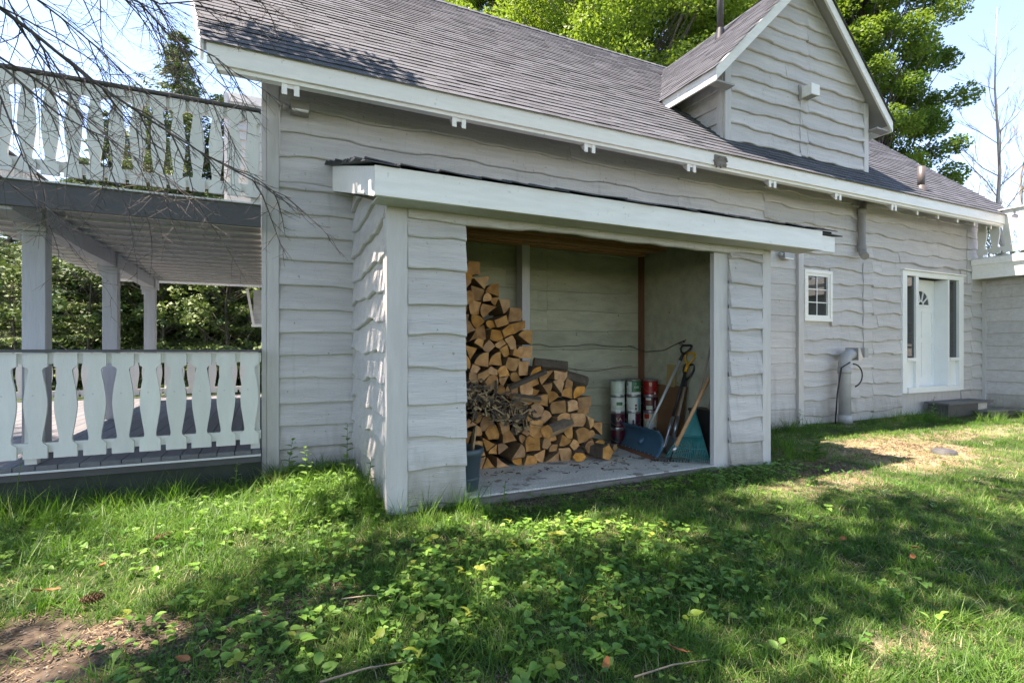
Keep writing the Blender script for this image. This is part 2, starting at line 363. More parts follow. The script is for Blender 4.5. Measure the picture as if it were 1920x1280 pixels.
# ------------------------------------------------------------------ siding boards
def wavy(L, amp, rnd, step=.07):
    n = max(2, int(L/step)+1); out = []
    ph = [rnd.uniform(0, 6.28) for _ in range(4)]; wl_ = [rnd.uniform(1.6, 2.8), rnd.uniform(.8, 1.3), rnd.uniform(.4, .6), rnd.uniform(.18,.3)]
    w = [1.0, .75, .5, .15]
    for i in range(n+1):
        s = L*i/n; t = sum(w[k]*sin(2*pi*s/wl_[k]+ph[k]) for k in range(4)) / 1.6
        t = abs(t)**.75 * (1.05 if t > 0 else -.75)      # blunt humps, sharper notches
        out.append((s, amp*t))
    return out
def board(name, parent, p0, p1, zb, zt, amp, mat_, nrm, rnd, thick=.048, top=.006, clip=None, jag=None):
    """lapped wane-edge board: from p0 to p1 (2D) at heights zb..zt, outward normal nrm (2D). clip(s)->max z"""
    L = sqrt((p1[0]-p0[0])**2 + (p1[1]-p0[1])**2); d = ((p1[0]-p0[0])/L, (p1[1]-p0[1])/L)
    prof = wavy(L, amp, rnd); v = []; f = []
    for i, (s, w) in enumerate(prof):
        b = zb + w; t = zt + .03
        if clip:
            t = min(t, clip(s)); b = min(b, t-.004)
        hh = max(.02, zt + .03 - b); kk = thick
        def P(off, z): return (p0[0]+d[0]*s+nrm[0]*off, p0[1]+d[1]*s+nrm[1]*off, z)
        tt = top + (kk-top)*max(0, (zt+.03-t))/hh
        v += [P(-.004, b), P(kk-.010, b), P(kk, min(t, b+.010)), P(tt, t), P(-.004, t)]
    n = len(prof); 
    for i in range(n-1):
        a = i*5; c = a+5
        for k in range(5): f.append((a+k, a+(k+1)%5, c+(k+1)%5, c+k))
    f.append((0,1,2,3,4)); f.append(tuple((n-1)*5+k for k in (4,3,2,1,0)))
    me = bpy.data.meshes.new(name); me.from_pydata(v, [], f); me.materials.append(mat_)
    bm = bmesh.new(); bm.from_mesh(me); bmesh.ops.recalc_face_normals(bm, faces=bm.faces); bm.to_mesh(me); bm.free()
    return link(name, me, parent)
def courses(parent, p0, p1, z0, z1, nrm, amp, seed, exp=.245, joints=(), mat_=None, holes=(), clip=None, thick=.048, first=None):
    """rows of boards from z0 to z1; holes: list of (s0,s1,z0,z1) rectangles left open"""
    rnd = random.Random(seed); L = sqrt((p1[0]-p0[0])**2+(p1[1]-p0[1])**2)
    mat_ = mat_ or M['siding']; z = z0; k = 0
    if L > 3: joints = tuple(joints) + ('r',)
    while z < z1 - .03:
        e = exp + rnd.uniform(-.018, .018); zt = min(z+e, z1)
        cuts = [0, L] + [(j if j != 'r' else rnd.uniform(.25, .75)*L) for j in joints if rnd.random() < .8]
        for (a, b, c, d_) in holes:
            if zt > c + .02 and z < d_ - .02: cuts += [a, b]
        cuts = sorted(set(cuts))
        for s0, s1 in zip(cuts, cuts[1:]):
            if s1 - s0 < .02: continue
            mid = (s0+s1)/2
            if any(a < mid < b and zt > c + .02 and z < d_ - .02 for (a, b, c, d_) in holes): continue
            if clip and max(clip(s0), clip(s1), clip(mid)) < z + .01: continue
            g = .0015 if s0 > 0 else 0
            q0 = (p0[0]+(p1[0]-p0[0])*(s0+g)/L, p0[1]+(p1[1]-p0[1])*(s0+g)/L); q1 = (p0[0]+(p1[0]-p0[0])*(s1-g)/L, p0[1]+(p1[1]-p0[1])*(s1-g)/L)
            cl = (lambda s, o=s0: clip(o+s)) if clip else None
            am = amp(z, mid) if callable(amp) else amp
            board('board', parent, q0, q1, z if k else z-.02, zt, am, mat_, nrm, rnd, clip=cl, thick=thick+rnd.uniform(-.006,.006)*(thick>.03))
        z = zt; k += 1

# ------------------------------------------------------------------ house
HX1 = 13.63; RIDGE_Y = 9.4; RIDGE_Z = EAVE_Z + PITCH*(RIDGE_Y-EAVE_Y); REAR_Y = 13.1
house = empty('house', (0, 0, 0), label='grey wooden house with wavy edged siding, shingled roof and a gabled dormer', cat='house')
def roof_z(y): return EAVE_Z + PITCH*(y-EAVE_Y)
# front wall core + boards
WT = 3.93
fwm = MB(); fwm.box((.02, WALL_Y+.004, -.1), (10.75, WALL_Y+.14, WT+.22)); fwm.box((12.82, WALL_Y+.004, -.1), (HX1, WALL_Y+.14, WT+.22)); fwm.box((10.752, WALL_Y+.004, 2.70), (12.818, WALL_Y+.14, WT+.22)); fwm.box((10.752, WALL_Y+.004, -.1), (12.818, WALL_Y+.14, .42))
fw = fwm.build('front_wall', M['trim'], house)
D0, D1, DZ0, DZ1 = 10.74, 12.83, .43, 2.73       # door frame
W0, W1, WZ0, WZ1 = 7.985, 8.69, 1.72, 2.57       # small window
holesA = []
courses(fw, (.115, WALL_Y), (SX0, WALL_Y), .0, 2.95, (0,-1), .010, 11)
courses(fw, (.115, WALL_Y), (7.06, WALL_Y), 2.95, WT+.2, (0,-1), .022, 12, joints=(3.1, 5.2))
courses(fw, (7.80, WALL_Y), (13.2, WALL_Y), .16, 3.08, (0,-1), lambda z, s: .027, 13, joints=(2.05, 2.05), holes=((W0-7.80, W1-7.80, WZ0, WZ1), (D0-7.80, D1-7.80, DZ0-.16, DZ1)))
courses(fw, (13.2, WALL_Y), (HX1, WALL_Y), .16, 3.08, (0,-1), .018, 15)
courses(fw, (7.06, WALL_Y), (HX1-.02, WALL_Y), 3.08, WT+.2, (0,-1), .03, 14, joints=(2.2, 4.9))
# the shallow jog next to the shed
jog = box('wall_jog', (6.0, WALL_Y-.10, -.1), (7.68, WALL_Y-.004, 2.98), M['trim'], house)
courses(jog, (6.0, WALL_Y-.102), (7.68, WALL_Y-.102), .05, 2.96, (0,-1), .004, 16, exp=.25, thick=.02)
box('jog_trim', (7.68, WALL_Y-.17, -.05), (7.80, WALL_Y-.002, 2.99), M['trim'], house, .004)
box('corner_board', (0, WALL_Y-.045, -.1), (.112, WALL_Y+.002, WT+.15), M['trim'], house, .003)
box('corner_board', (-.045, WALL_Y-.045, -.1), (-.002, WALL_Y+.10, WT+.15), M['trim'], house, .003)
# end wall facing the deck
ew = MB(); ew.prism([(WALL_Y+.1, -.1), (REAR_Y-.4, -.1), (REAR_Y-.4, WT+.3), (RIDGE_Y, RIDGE_Z-.2), (WALL_Y+.1, WT+.22)], 'x', .004, .15)
ewo = ew.build('end_wall', M['trim'], house)
def gclip(y): return (roof_z(y) if y < RIDGE_Y else 2*RIDGE_Z-roof_z(y)) - .22
courses(ewo, (0, WALL_Y+.1), (0, REAR_Y-.4), .0, RIDGE_Z-.2, (-1,0), .012, 17, clip=lambda s: gclip(WALL_Y+.1+s))
ew = MB(); ew.prism([(WALL_Y+.1, -.1), (REAR_Y-.4, -.1), (REAR_Y-.4, WT+.3), (RIDGE_Y, RIDGE_Z-.2), (WALL_Y+.1, WT+.22)], 'x', HX1-.15, HX1-.004)
ewo2 = ew.build('end_wall', M['trim'], house)
box('rear_wall', (.15, REAR_Y-.5, -.1), (HX1-.15, REAR_Y-.4, WT+.2), M['trim'], house)
box('foundation', (1.2, WALL_Y+.02, -.2), (HX1, WALL_Y+.10, .14), M['concrete'], house)

# main roof deck: prism per slope with the prowed left rake
def lx(y): return -.49 - .167*(y-EAVE_Y)
RX1 = 14.08
def slope_slab(y0, y1, zf, t, name, mat_, x0f, x1, par):
    pts = []
    for z_off in (-t, 0):
        pts += [(x0f(y0), y0, zf(y0)+z_off), (x1, y0, zf(y0)+z_off), (x1, y1, zf(y1)+z_off), (x0f(y1), y1, zf(y1)+z_off)]
    m = MB(); m.hexa(pts); return m.build(name, mat_, par)
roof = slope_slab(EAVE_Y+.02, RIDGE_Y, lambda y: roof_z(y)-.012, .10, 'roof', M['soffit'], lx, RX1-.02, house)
def roof_zr(y): return RIDGE_Z - PITCH*(y-RIDGE_Y)
slope_slab(RIDGE_Y, REAR_Y, lambda y: roof_zr(y)-.012, .10, 'rear_roof', M['shingle'], lambda y: -.03, RX1-.02, house)
box('fascia', (-.47, EAVE_Y-.012, EAVE_Z-.20), (RX1-.02, EAVE_Y+.02, EAVE_Z-.012), M['white'], house, .003)
box('fascia_trim', (-.40, EAVE_Y+.021, EAVE_Z-.235), (RX1-.1, EAVE_Y+.10, EAVE_Z-.16), M['white'], house)
for nm, xf in (('rake_board', lambda y: lx(y)), ('rake_board', lambda y: RX1-.022)):
    m = MB(); pts = []
    for off in (0, .025):
        for (y, zo) in ((EAVE_Y+.021, -.20), (RIDGE_Y, -.20), (RIDGE_Y, -.014), (EAVE_Y+.021, -.014)):
            pts.append((xf(y)+off - (.026 if xf(y) < 5 else -.001), y, roof_z(y)+zo))
    m.hexa(pts); m.build(nm, M['white'], house)
# rafter tails under the eave
def tail(x, big=True):
    m = MB(); w = MB()
    def plate(xa, xb, y0, zb, zt=0):
        y1 = WALL_Y+.02; 
        m.prism([(y0, EAVE_Z-.15), (y0, zb), (y1, zb+PITCH*(y1-y0)*1.12), (y1, roof_z(y1)-.12), (y0+.10, roof_z(y0+.10)-.125)], 'x', xa, xb); w.box((xa-.001, y0-.006, zb-.002), (xb+.001, y0-.0005, EAVE_Z-.20))
    if big:
        plate(x-.075, x-.03, EAVE_Y+.04, 3.60); plate(x+.03, x+.075, EAVE_Y+.04, 3.60); plate(x-.029, x+.029, EAVE_Y+.05, 3.665)
    else:
        plate(x-.02, x+.02, EAVE_Y+.10, 3.63)
    r_ = m.build('rafter_tail', M['trim'], house); w.build('end_face', M['white'], r_)
for x in (.2, 1.845, 3.49, 5.09, 6.64, 8.13, 9.61): tail(x)
for x in (10.42, 11.08, 11.73, 12.33, 12.95): tail(x, False)

# shingles --------------------------------------------------------------
def shingle_variants():
    out = []
    rnd = random.Random(3)
    for w in (.17, .22, .26, .31, .36):
        for th in (.003, .0065):
            m = MB(); h = .19
            # local: x along course, y up-slope, z normal
            m.hexa([(0,0,0),(w-.004,0,0),(w-.004,h,-.004),(0,h,-.004),(0,0,th),(w-.004,0,th),(w-.004,h,-.001),(0,h,-.001)])
            for tone in (.05,.3,.5,.7,.95):
                me = m.mesh('shingle', M['shingle']); a = me.attributes.new('tone','FLOAT','FACE'); a.data.foreach_set('value',[tone]*6)
                out.append((w, th, tone, me))
    return out
SHV = shingle_variants()
def shingle_field(parent, org, ux, uy, nz, ulen, slen, inside, budget, rnd, keyf, expo=.137, u0=None):
    org, ux, uy, nz = map(Vector, (org, ux, uy, nz)); cells = []
    n = int(slen/expo)
    for r in range(n+1):
        s = r*expo; u = rnd.uniform(-.3, 0) if u0 is None else u0(s)
        lift = .001*(1+sin(r*1.7))
        while u < ulen:
            w, th, tone, me = rnd.choice(SHV)
            tone_ = tone
            if inside(u + w/2, s):
                x = u; k = 1.0
                if u + w > ulen: k = (ulen-u)/w
                if k > .1: cells.append((x, s, w*k, th, me, lift, k))
            u += w
    def wp(x, s, z): return org + ux*x + uy*s + nz*z
    cells.sort(key=lambda c: keyf(wp(c[0], c[1], 0)))
    vs = []; tn = []
    rot = Matrix((ux, uy, nz)).transposed().to_4x4()
    rest = MB(); rt = []
    for i, (x, s, w, th, me, lift, kx) in enumerate(cells):
        jz = rnd.uniform(0, .0015)
        tilt = .011/.137
        if i < budget:
            o = link('shingle', me, parent); mt = Matrix.Translation(wp(x, s, .004+jz+lift)) @ rot @ Matrix.Rotation(-.035+rnd.uniform(-.006,.006), 4, 'X') @ Matrix.Scale(kx, 4, (1,0,0)); o.matrix_local = mt
        else:
            h = .16; z0 = .007+jz+lift
            b = [wp(x,s,z0-.006), wp(x+w-.004,s,z0-.006), wp(x+w-.004,s+h,-.002), wp(x,s+h,-.002), wp(x,s,z0+th), wp(x+w-.004,s,z0+th), wp(x+w-.004,s+h,.001), wp(x,s+h,.001)]
            rest.hexa(b); rt += [me.attributes['tone'].data[0].value]*6
    if rest.v:
        me = rest.mesh('shingle_courses', M['shingle'], recalc=False); a = me.attributes.new('tone','FLOAT','FACE'); a.data.foreach_set('value', rt)
        link('shingle_courses', me, parent, kind='stuff')
sl = sqrt(1+PITCH*PITCH); UPS = Vector((0, 1/sl, PITCH/sl)); NRM = Vector((0, -PITCH/sl, 1/sl))
# dormer geometry
DX0, DX1, DF = 6.21, 9.65, 5.73                    # side walls, front face
RK0, RK1, RKY, DEZ, DS = 5.81, 10.05, 5.5, 5.30, 1.0
DRX = (RK0+RK1)/2; DRZ = DEZ + DS*(DRX-RK0)
def drz(x): return DEZ + DS*(x-RK0) if x < DRX else DEZ + DS*(RK1-x)
def main_inside(u, s):
    y = EAVE_Y - .04 + s/sl; x = u - 1.3
    if x < lx(y) - .02 or x > RX1: return False
    if y > RIDGE_Y: return False
    if DX0 < x < DX1 and y > DF+.12 and roof_z(y) < drz(x) - .15: return False
    return True
m = shingle_field(roof, (-1.3, EAVE_Y-.04, roof_z(EAVE_Y-.04)), (1,0,0), UPS, NRM, RX1+1.3, (RIDGE_Y-EAVE_Y+.04)*sl, main_inside, 300, random.Random(5), lambda p: (p - Vector((0,0,EYE))).length, u0=lambda s: lx(EAVE_Y-.04+s/sl)+1.3-.03)

# dormer ------------------------------------------------------------------
dw = MB(); dw.prism([(DX0, 4.1), (DX1, 4.1), (DX1, drz(DX1)-.1), (DRX, DRZ-.1), (DX0, drz(DX0)-.1)], 'y', DF+.003, DF+.1)
dormer = dw.build('dormer_front', M['trim'], house)
def dclip(s): return drz(DX0+s) - .14
courses(dormer, (DX0+.10, DF), (DX1-.10, DF), 4.42, DRZ-.12, (0,-1), .022, 21, exp=.235, joints=(1.75,), clip=lambda s: min(dclip(s+.1), 99))
box('dormer_corner_board', (DX0-.02, DF-.045, 4.36), (DX0+.10, DF+.002, 5.6), M['trim'], house)
box('dormer_corner_board', (DX1-.10, DF-.045, 4.36), (DX1+.02, DF+.002, 5.6), M['trim'], house)
dsd = box('dormer_side', (DX0+.003, DF+.1, 4.2), (DX0+.1, 7.2, 5.65), M['trim'], house)
courses(dsd, (DX0, DF), (DX0, 7.0), 4.42, 5.6, (-1,0), .015, 22, exp=.235)
box('dormer_corner_board', (DX0-.045, DF+.0025, 4.3), (DX0-.002, DF+.10, 5.6), M['trim'], house)
dsd = box('dormer_side', (DX1-.1, DF+.1, 4.2), (DX1-.003, 7.2, 5.65), M['trim'], house)
courses(dsd, (DX1, DF), (DX1, 7.0), 4.42, 5.6, (1,0), .015, 23, exp=.235)
for sgn in (1, -1):
    xe = RK0 if sgn > 0 else RK1
    n_ = sqrt(2)
    t = .09
    yb = EAVE_Y + (DRZ-EAVE_Z)/PITCH + .2; ye = EAVE_Y + (DEZ-EAVE_Z)/PITCH + .1
    pts = []
    for zo in (-t, -.012):
        a = [(xe+sgn*.012, RKY+.03, DEZ+zo), (xe+sgn*.012, ye, DEZ+zo), (DRX, yb, DRZ+zo), (DRX, RKY+.03, DRZ+zo)]
        pts += a
    m = MB(); m.hexa(pts); dr = m.build('dormer_roof', M['soffit'], house)
    # rake fascia
    m = MB(); m.prism([(xe, DEZ-.20), (DRX, DRZ-.20), (DRX, DRZ-.014), (xe, DEZ-.014)], 'y', RKY-.005, RKY+.028); m.build('rake_board', M['white'], house)
    yfe = EAVE_Y + (DEZ-.2-EAVE_Z)/PITCH + .12
    m = MB(); m.box((min(xe, xe+sgn*.03), RKY+.0285, DEZ-.20), (max(xe, xe+sgn*.03), yfe, DEZ-.014)); m.build('fascia', M['white'], house)
    # soffit return at the foot
    m = MB(); m.box((min(xe+sgn*.031, DX0 if sgn > 0 else DX1), RKY+.03, DEZ-.19), (max(xe+sgn*.031, DX0 if sgn > 0 else DX1), DF-.05, DEZ-.165)); m.build('soffit_return', M['soffit'], house)
    def din(u, s, sgn=sgn, xe=xe):
        x = xe + sgn*s/n_; y = (RKY-.03+u) if sgn < 0 else (RKY-.03 + (4.6-u))
        if y < RKY-.02: return False
        z = drz(x)
        return z > roof_z(y) - .1 and s/n_ < abs(DRX-xe)
    upd = Vector((sgn/n_, 0, 1/n_)); nn = Vector((-sgn/n_, 0, 1/n_))
    if sgn > 0: org = (xe-.03, RKY-.03+4.6, DEZ-.03); ud = Vector((0,-1,0))
    else: org = (xe+.03, RKY-.03, DEZ-.03); ud = Vector((0,1,0))
    shingle_field(dr, org, ud, upd, nn, 4.62, abs(DRX-xe)*n_+.04, din, 250 if sgn > 0 else 60, random.Random(8+sgn), lambda p: (p - Vector((0,0,EYE))).length, u0=(None if sgn > 0 else (lambda s: 0.0)))
# ridge caps
m = MB()
for i in range(70):
    x = -1.15 + i*.218
    if x > RX1: break
    m.hexa([(x, RIDGE_Y-.13, RIDGE_Z-.11), (x+.25, RIDGE_Y-.13, RIDGE_Z-.10), (x+.25, RIDGE_Y, RIDGE_Z+.015), (x, RIDGE_Y, RIDGE_Z+.005), (x, RIDGE_Y-.13, RIDGE_Z-.09), (x+.25, RIDGE_Y-.13, RIDGE_Z-.08), (x+.25, RIDGE_Y, RIDGE_Z+.035), (x, RIDGE_Y, RIDGE_Z+.025)])
me = m.mesh('ridge_cap', M['shingle']); a = me.attributes.new('tone','FLOAT','FACE'); a.data.foreach_set('value', [random.random() for _ in me.polygons]); link('ridge_cap', me, house)

# roof pipes
m = MB(); m.tube([(7.43,6.94,6.75),(7.43,6.94,8.6)], .057, 14); pp = m.build('stove_pipe', M['pipe_dark'], house)
m = MB(); m.lathe([(.11,-.16),(.075,.04),(.062,.10)], 14, (7.43,6.94,6.95)); m.build('pipe_flashing', M['black'], pp)
vp = on_y(1731, 352, 5.53)
m = MB(); m.tube([(vp.x,5.56,roof_z(5.56)-.05),(vp.x,5.56,roof_z(5.56)+.40)], .062, 14); pv = m.build('roof_vent', M['pipe_dark'], house)
m = MB(); m.lathe([(.11,-.10),(.085,-.02),(.066,.02)], 14, (vp.x,5.56,roof_z(5.56)+.03)); m.build('pipe_flashing', M['pipe_dark'], pv)
# torn patch on the fascia
m = MB(); rnd = random.Random(4)
c = on_y(1351, 302, EAVE_Y-.02)
for k in range(9): 
    a_ = Vector((c.x+rnd.uniform(-.12,.12), EAVE_Y-.018, c.z+rnd.uniform(-.07,.07))); b_ = a_ + Vector((rnd.uniform(-.08,.08), -.006, rnd.uniform(-.06,.06))); m.beam(a_, b_, .012, .02, (0,1,0))
m.box((c.x-.11, EAVE_Y-.020, c.z-.075), (c.x+.11, EAVE_Y-.0125, c.z+.075)); m.build('fascia_patch', M['sill'], house, kind='stuff')

# window ----------------------------------------------------------------
win = box('window', (W0-.0, WALL_Y+.01, WZ0), (W1, WALL_Y+.03, WZ1), M['dark'], house)
def frame(parent, x0, x1, z0, z1, w, y0, y1, mat_, name='frame'):
    m = MB(); m.box((x0,y0,z0),(x0+w,y1,z1)); m.box((x1-w,y0,z0),(x1,y1,z1)); m.box((x0+w,y0,z0),(x1-w,y1,z0+w)); m.box((x0+w,y0,z1-w),(x1-w,y1,z1)); return m.build(name, mat_, parent)
frame(win, W0, W1, WZ0, WZ1, .055, WALL_Y-.06, WALL_Y+.005, M['white'])
frame(win, W0+.056, W1-.056, WZ0+.056, WZ1-.056, .045, WALL_Y-.045, WALL_Y+.005, M['white'], 'sash')
gx0, gx1, gz0, gz1 = W0+.10, W1-.10, WZ0+.10, WZ1-.10
cols = (gx1-gx0)/2; rows = (gz1-gz0)/3
m = MB(); m.box((gx0+cols-.008, WALL_Y-.022, gz0), (gx0+cols+.008, WALL_Y-.013, gz1))
for k in (1,2): m.box((gx0, WALL_Y-.0225, gz0+k*rows-.008), (gx1, WALL_Y-.0125, gz0+k*rows+.008))
m.build('muntins', M['white'], win)
for i in range(2):
    for j in range(3): box('pane', (gx0+i*cols, WALL_Y-.010, gz0+j*rows), (gx0+(i+1)*cols, WALL_Y-.006, gz0+(j+1)*rows), M['glass'], win)

# entrance door ------------------------------------------------------------
ent = empty('entrance', (0,0,0)); ent.parent = house
Y0 = WALL_Y-.06
box('frame', (D0-.02, Y0, DZ0), (D0+.12, WALL_Y+.02, DZ1), M['door_white'], ent, .003)
box('frame', (D1-.17, Y0, DZ0), (D1, WALL_Y+.02, DZ1), M['door_white'], ent, .003)
box('lintel', (D0+.12, Y0, DZ1-.09), (D1-.17, WALL_Y+.02, DZ1), M['door_white'], ent, .003)
box('drip_cap', (D0-.04, Y0-.04, DZ1+.002), (D1+.02, WALL_Y, DZ1+.024), M['white'], ent)
box('threshold', (D0+.12, Y0-.03, DZ0), (D1-.17, WALL_Y+.25, DZ0+.10), M['door_white'], ent, .003)
box('mullion', (11.17, Y0+.012, DZ0+.101), (11.26, WALL_Y+.22, DZ1-.091), M['door_white'], ent, .003)
box('mullion', (12.28, Y0+.012, DZ0+.101), (12.33, WALL_Y+.22, DZ1-.091), M['door_white'], ent, .003)
for a, b in ((D0+.12, 11.17), (12.33, D1-.17)):
    box('sidelight_panel', (a, WALL_Y, DZ0+.101), (b, WALL_Y+.03, 1.03), M['door_white'], ent)
    box('sidelight_sill', (a-.0, Y0-.01, 1.031), (b, WALL_Y+.03, 1.09), M['door_white'], ent)
    box('sidelight_glass', (a, WALL_Y-.01, 1.091), (b, WALL_Y-.004, DZ1-.091), M['glass'], ent)
    box('blind', (a, WALL_Y+.05, 1.1), (b, WALL_Y+.06, DZ1-.091), M['blind'], ent)
DY = WALL_Y+.19
dr = box('door', (11.261, DY, DZ0+.101), (12.279, DY+.04, DZ1-.091), M['door_white'], ent)
fc = (11.77, 2.12); fr = .30
m = MB(); n = 14
m.add([(fc[0]+fr*cos(pi*i/n), DY-.004, fc[1]+fr*sin(pi*i/n)) for i in range(n+1)], [tuple(range(n+1))]); m.build('fan_glass', M['glass'], dr)
m = MB()
m.tube([(fc[0]+fr*cos(pi*i/n), DY-.008, fc[1]+fr*sin(pi*i/n)) for i in range(n+1)], .017, 6)
m.beam((fc[0]-fr-.02, DY-.008, fc[1]), (fc[0]+fr+.02, DY-.008, fc[1]), .03, .035)
m.tube([(fc[0]+.09*cos(pi*i/8), DY-.010, fc[1]+.09*sin(pi*i/8)) for i in range(9)], .012, 5)
for a in (36, 72, 108, 144): m.beam((fc[0]+.09*cos(R(a)), DY-.010, fc[1]+.09*sin(R(a))), (fc[0]+fr*cos(R(a)), DY-.010, fc[1]+fr*sin(R(a))), .02, .02)
m.build('fan_frame', M['door_white'], dr)
def panel(x0, x1, z0, z1):
    m = MB(); w = .022
    for a, b in (((x0,z0),(x1,z0)), ((x0,z1),(x1,z1)), ((x0,z0),(x0,z1)), ((x1,z0),(x1,z1))): m.beam((a[0],DY-.003,a[1]), (b[0],DY-.003,b[1]), w, .012, (0,1,0) )
    m.build('door_panel', M['door_white'], dr)
for x0 in (11.36, 11.82):
    panel(x0, x0+.36, 1.50, 2.0); panel(x0, x0+.36, .72, 1.38)
m = MB(); m.lathe([(.0,-.03),(.03,-.02),(.03,.02),(.0,.03)], 12, (0,0,0)); hd = m.build('door_handle', M['metal'], dr); hd.location = (11.33, DY-.05, 1.4)

# downpipe from the eave
m = MB(); px_ = 9.4
m.tube([(px_+.75, EAVE_Y+.15, 3.74),(px_+.25, 5.52, 3.80),(px_+.06, 5.62, 3.80),(px_, 5.64, 3.70),(px_, 5.64, 3.0),(px_-.06, 5.58, 2.90),(px_-.14, 5.5, 2.84)], .062, 12)
dp = m.build('downpipe', M['pipe'], house)
m = MB(); m.tube([(px_,5.64,3.62),(px_,5.64,3.72)], .07, 12); m.tube([(px_,5.64,2.98),(px_,5.64,3.06)], .07, 12); m.build('pipe_coupling', M['pipe'], dp)
# vent riser with hood and cable
vx, vy = 8.73, 5.52
m = MB(); m.tube([(vx+.02,vy,-.1),(vx,vy,.9),(vx,vy,1.02),(vx+.04,vy,1.12),(vx+.13,vy,1.17),(vx+.2,vy,1.17)], .092, 14); vr = m.build('vent_riser', M['pipe_light'], house)
m = MB(); m.tube([(vx,vy,.85),(vx,vy,.95)], .101, 14); m.tube([(vx+.02,vy,.02),(vx+.02,vy,.16)], .112, 14); m.build('pipe_coupling', M['pipe_light'], vr)
m = MB(); m.hexa([(vx+.2,vy-.11,1.07),(vx+.34,vy-.11,1.07),(vx+.34,vy+.11,1.07),(vx+.2,vy+.11,1.07),(vx+.2,vy-.11,1.28),(vx+.24,vy-.11,1.28),(vx+.24,vy+.11,1.28),(vx+.2,vy+.11,1.28)]); m.build('vent_hood', M['metal'], vr)
m = MB()
m.tube([(vx-.16,vy+.05,0),(vx-.14,vy+.03,.5),(vx-.11,vy-.02,.95),(vx-.02,vy-.11,1.04)], .012, 6)
arc = [(vx+.06+.24*sin(t), vy-.11, .82+.19*cos(t)) for t in np.linspace(0, 2.9, 12)]
m.tube(arc, .012, 6); m.build('cable', M['black'], vr)
m = MB(); mx_, mz_ = 9.55, 1.20
m.box((mx_-.05, WALL_Y-.10, mz_-.09), (mx_+.05, WALL_Y-.02, mz_+.08)); m.build('outlet_box', M['pipe_light'], house)
m = MB(); m.tube([(mx_, WALL_Y-.045, mz_+.08)] + [(mx_+.012*sin(k*1.9), WALL_Y-.045, mz_+.08+k*.15) for k in range(1, 11)], .008, 5); m.build('wall_cable', M['pipe_light'], house)
m = MB(); m.tube([(12.98+.01*sin(k*2), WALL_Y-.05, 2.6+k*.11) for k in range(11)], .006, 5); m.build('wall_cable', M['pipe_light'], house)
dc = on_y(1497, 170, DF)
m = MB(); m.tube([(dc.x-.02+.01*sin(k*2.2), DF-.045, 5.35-k*.1) for k in range(10)], .006, 5); m.build('wall_cable', M['pipe_light'], house)
m = MB(); v0 = on_y(1500, 185, DF-.02)
m.box((v0.x, DF-.22, v0.z), (v0.x+.20, DF-.0, v0.z+.17)); dvt = m.build('vent_box', M['white'], house)
m = MB(); m.box((v0.x+.03, DF-.20, v0.z-.003), (v0.x+.17, DF-.03, v0.z-.001)); m.box((v0.x-.06, DF-.05, v0.z-.04), (v0.x-.0, DF-.03, v0.z+.2)); m.build('vent_grille', M['pipe'], dvt)

# upper bay of the house that shows behind the balcony
by = box('rear_bay', (-.74, 12.4, 2.7), (.0, 13.2, 6.6), M['trim'], house)
courses(by, (-.74, 12.397), (-.02, 12.397), 2.7, 6.6, (0,-1), .012, 31, exp=.2, mat_=M['baluster'])
box('bay_trim', (-.80, 12.33, 2.7), (-.74, 12.45, 6.6), M['white'], house)
lb = box('lower_bay', (-.26, 12.7, 1.80), (.0, 14.0, 2.55), M['trim'], house)
courses(lb, (-.26, 12.697), (-.02, 12.697), 1.80, 2.5, (0,-1), .01, 32, exp=.1, mat_=M['baluster'], thick=.02)
m = MB(); m.beam((-.38, 12.62, 2.56), (-.26, 12.62, 1.80), .05, .08, (0,1,0)); m.box((-.30,12.58,1.74),(.0,12.66,1.80)); m.build('bay_rake', M['white'], house)

# steps under the door
stp = empty('door_steps', (0,0,0), label='low grey wooden steps below the white entrance door', cat='steps')
box('tread', (11.35, 5.25, .22), (12.95, 5.66, .255), M['deckboard'], stp, .004)
box('riser', (11.4, 5.29, -.05), (12.45, 5.62, .218), M['rim'], stp)
box('tread', (12.2, 4.98, .07), (13.3, 5.24, .10), M['deckboard'], stp, .004)
box('riser', (12.25, 5.01, -.05), (13.2, 5.235, .068), M['rim'], stp)
box('block', (12.455, 5.32, -.05), (12.85, 5.6, .218), M['concrete'], stp)
# ------------------------------------------------------------------ wood shed
shed = empty('wood_shed', (0,0,0), label='open fronted lean-to wood shed built against the long grey house wall', cat='shed')
OX0, OX1, OZ = 1.46, 4.395, 2.26
# left side wall
m = MB(); m.prism([(SHED_Y+.03,-.1),(WALL_Y-.035,-.1),(WALL_Y-.035,2.95),(SHED_Y+.03,2.44)], 'x', SX0+.004, SX0+.09); sw = m.build('side_wall', M['siding_in_shade'], shed)
courses(sw, (SX0, SHED_Y+.03), (SX0, WALL_Y-.04), .02, 3.0, (-1,0), .034, 41, clip=lambda s: 2.36+.31*(s+.03))
box('corner_board', (SX0-.035, SHED_Y-.035, -.1), (SX0+.125, SHED_Y-.002, 2.42), M['trim'], shed, .003)
box('corner_board', (SX0-.035, SHED_Y-.0015, -.1), (SX0-.003, SHED_Y+.11, 2.42), M['trim'], shed, .003)
box('back_corner_trim', (SX0-.03, WALL_Y-.075, -.1), (SX0+.0, WALL_Y-.04, 3.0), M['trim'], shed)
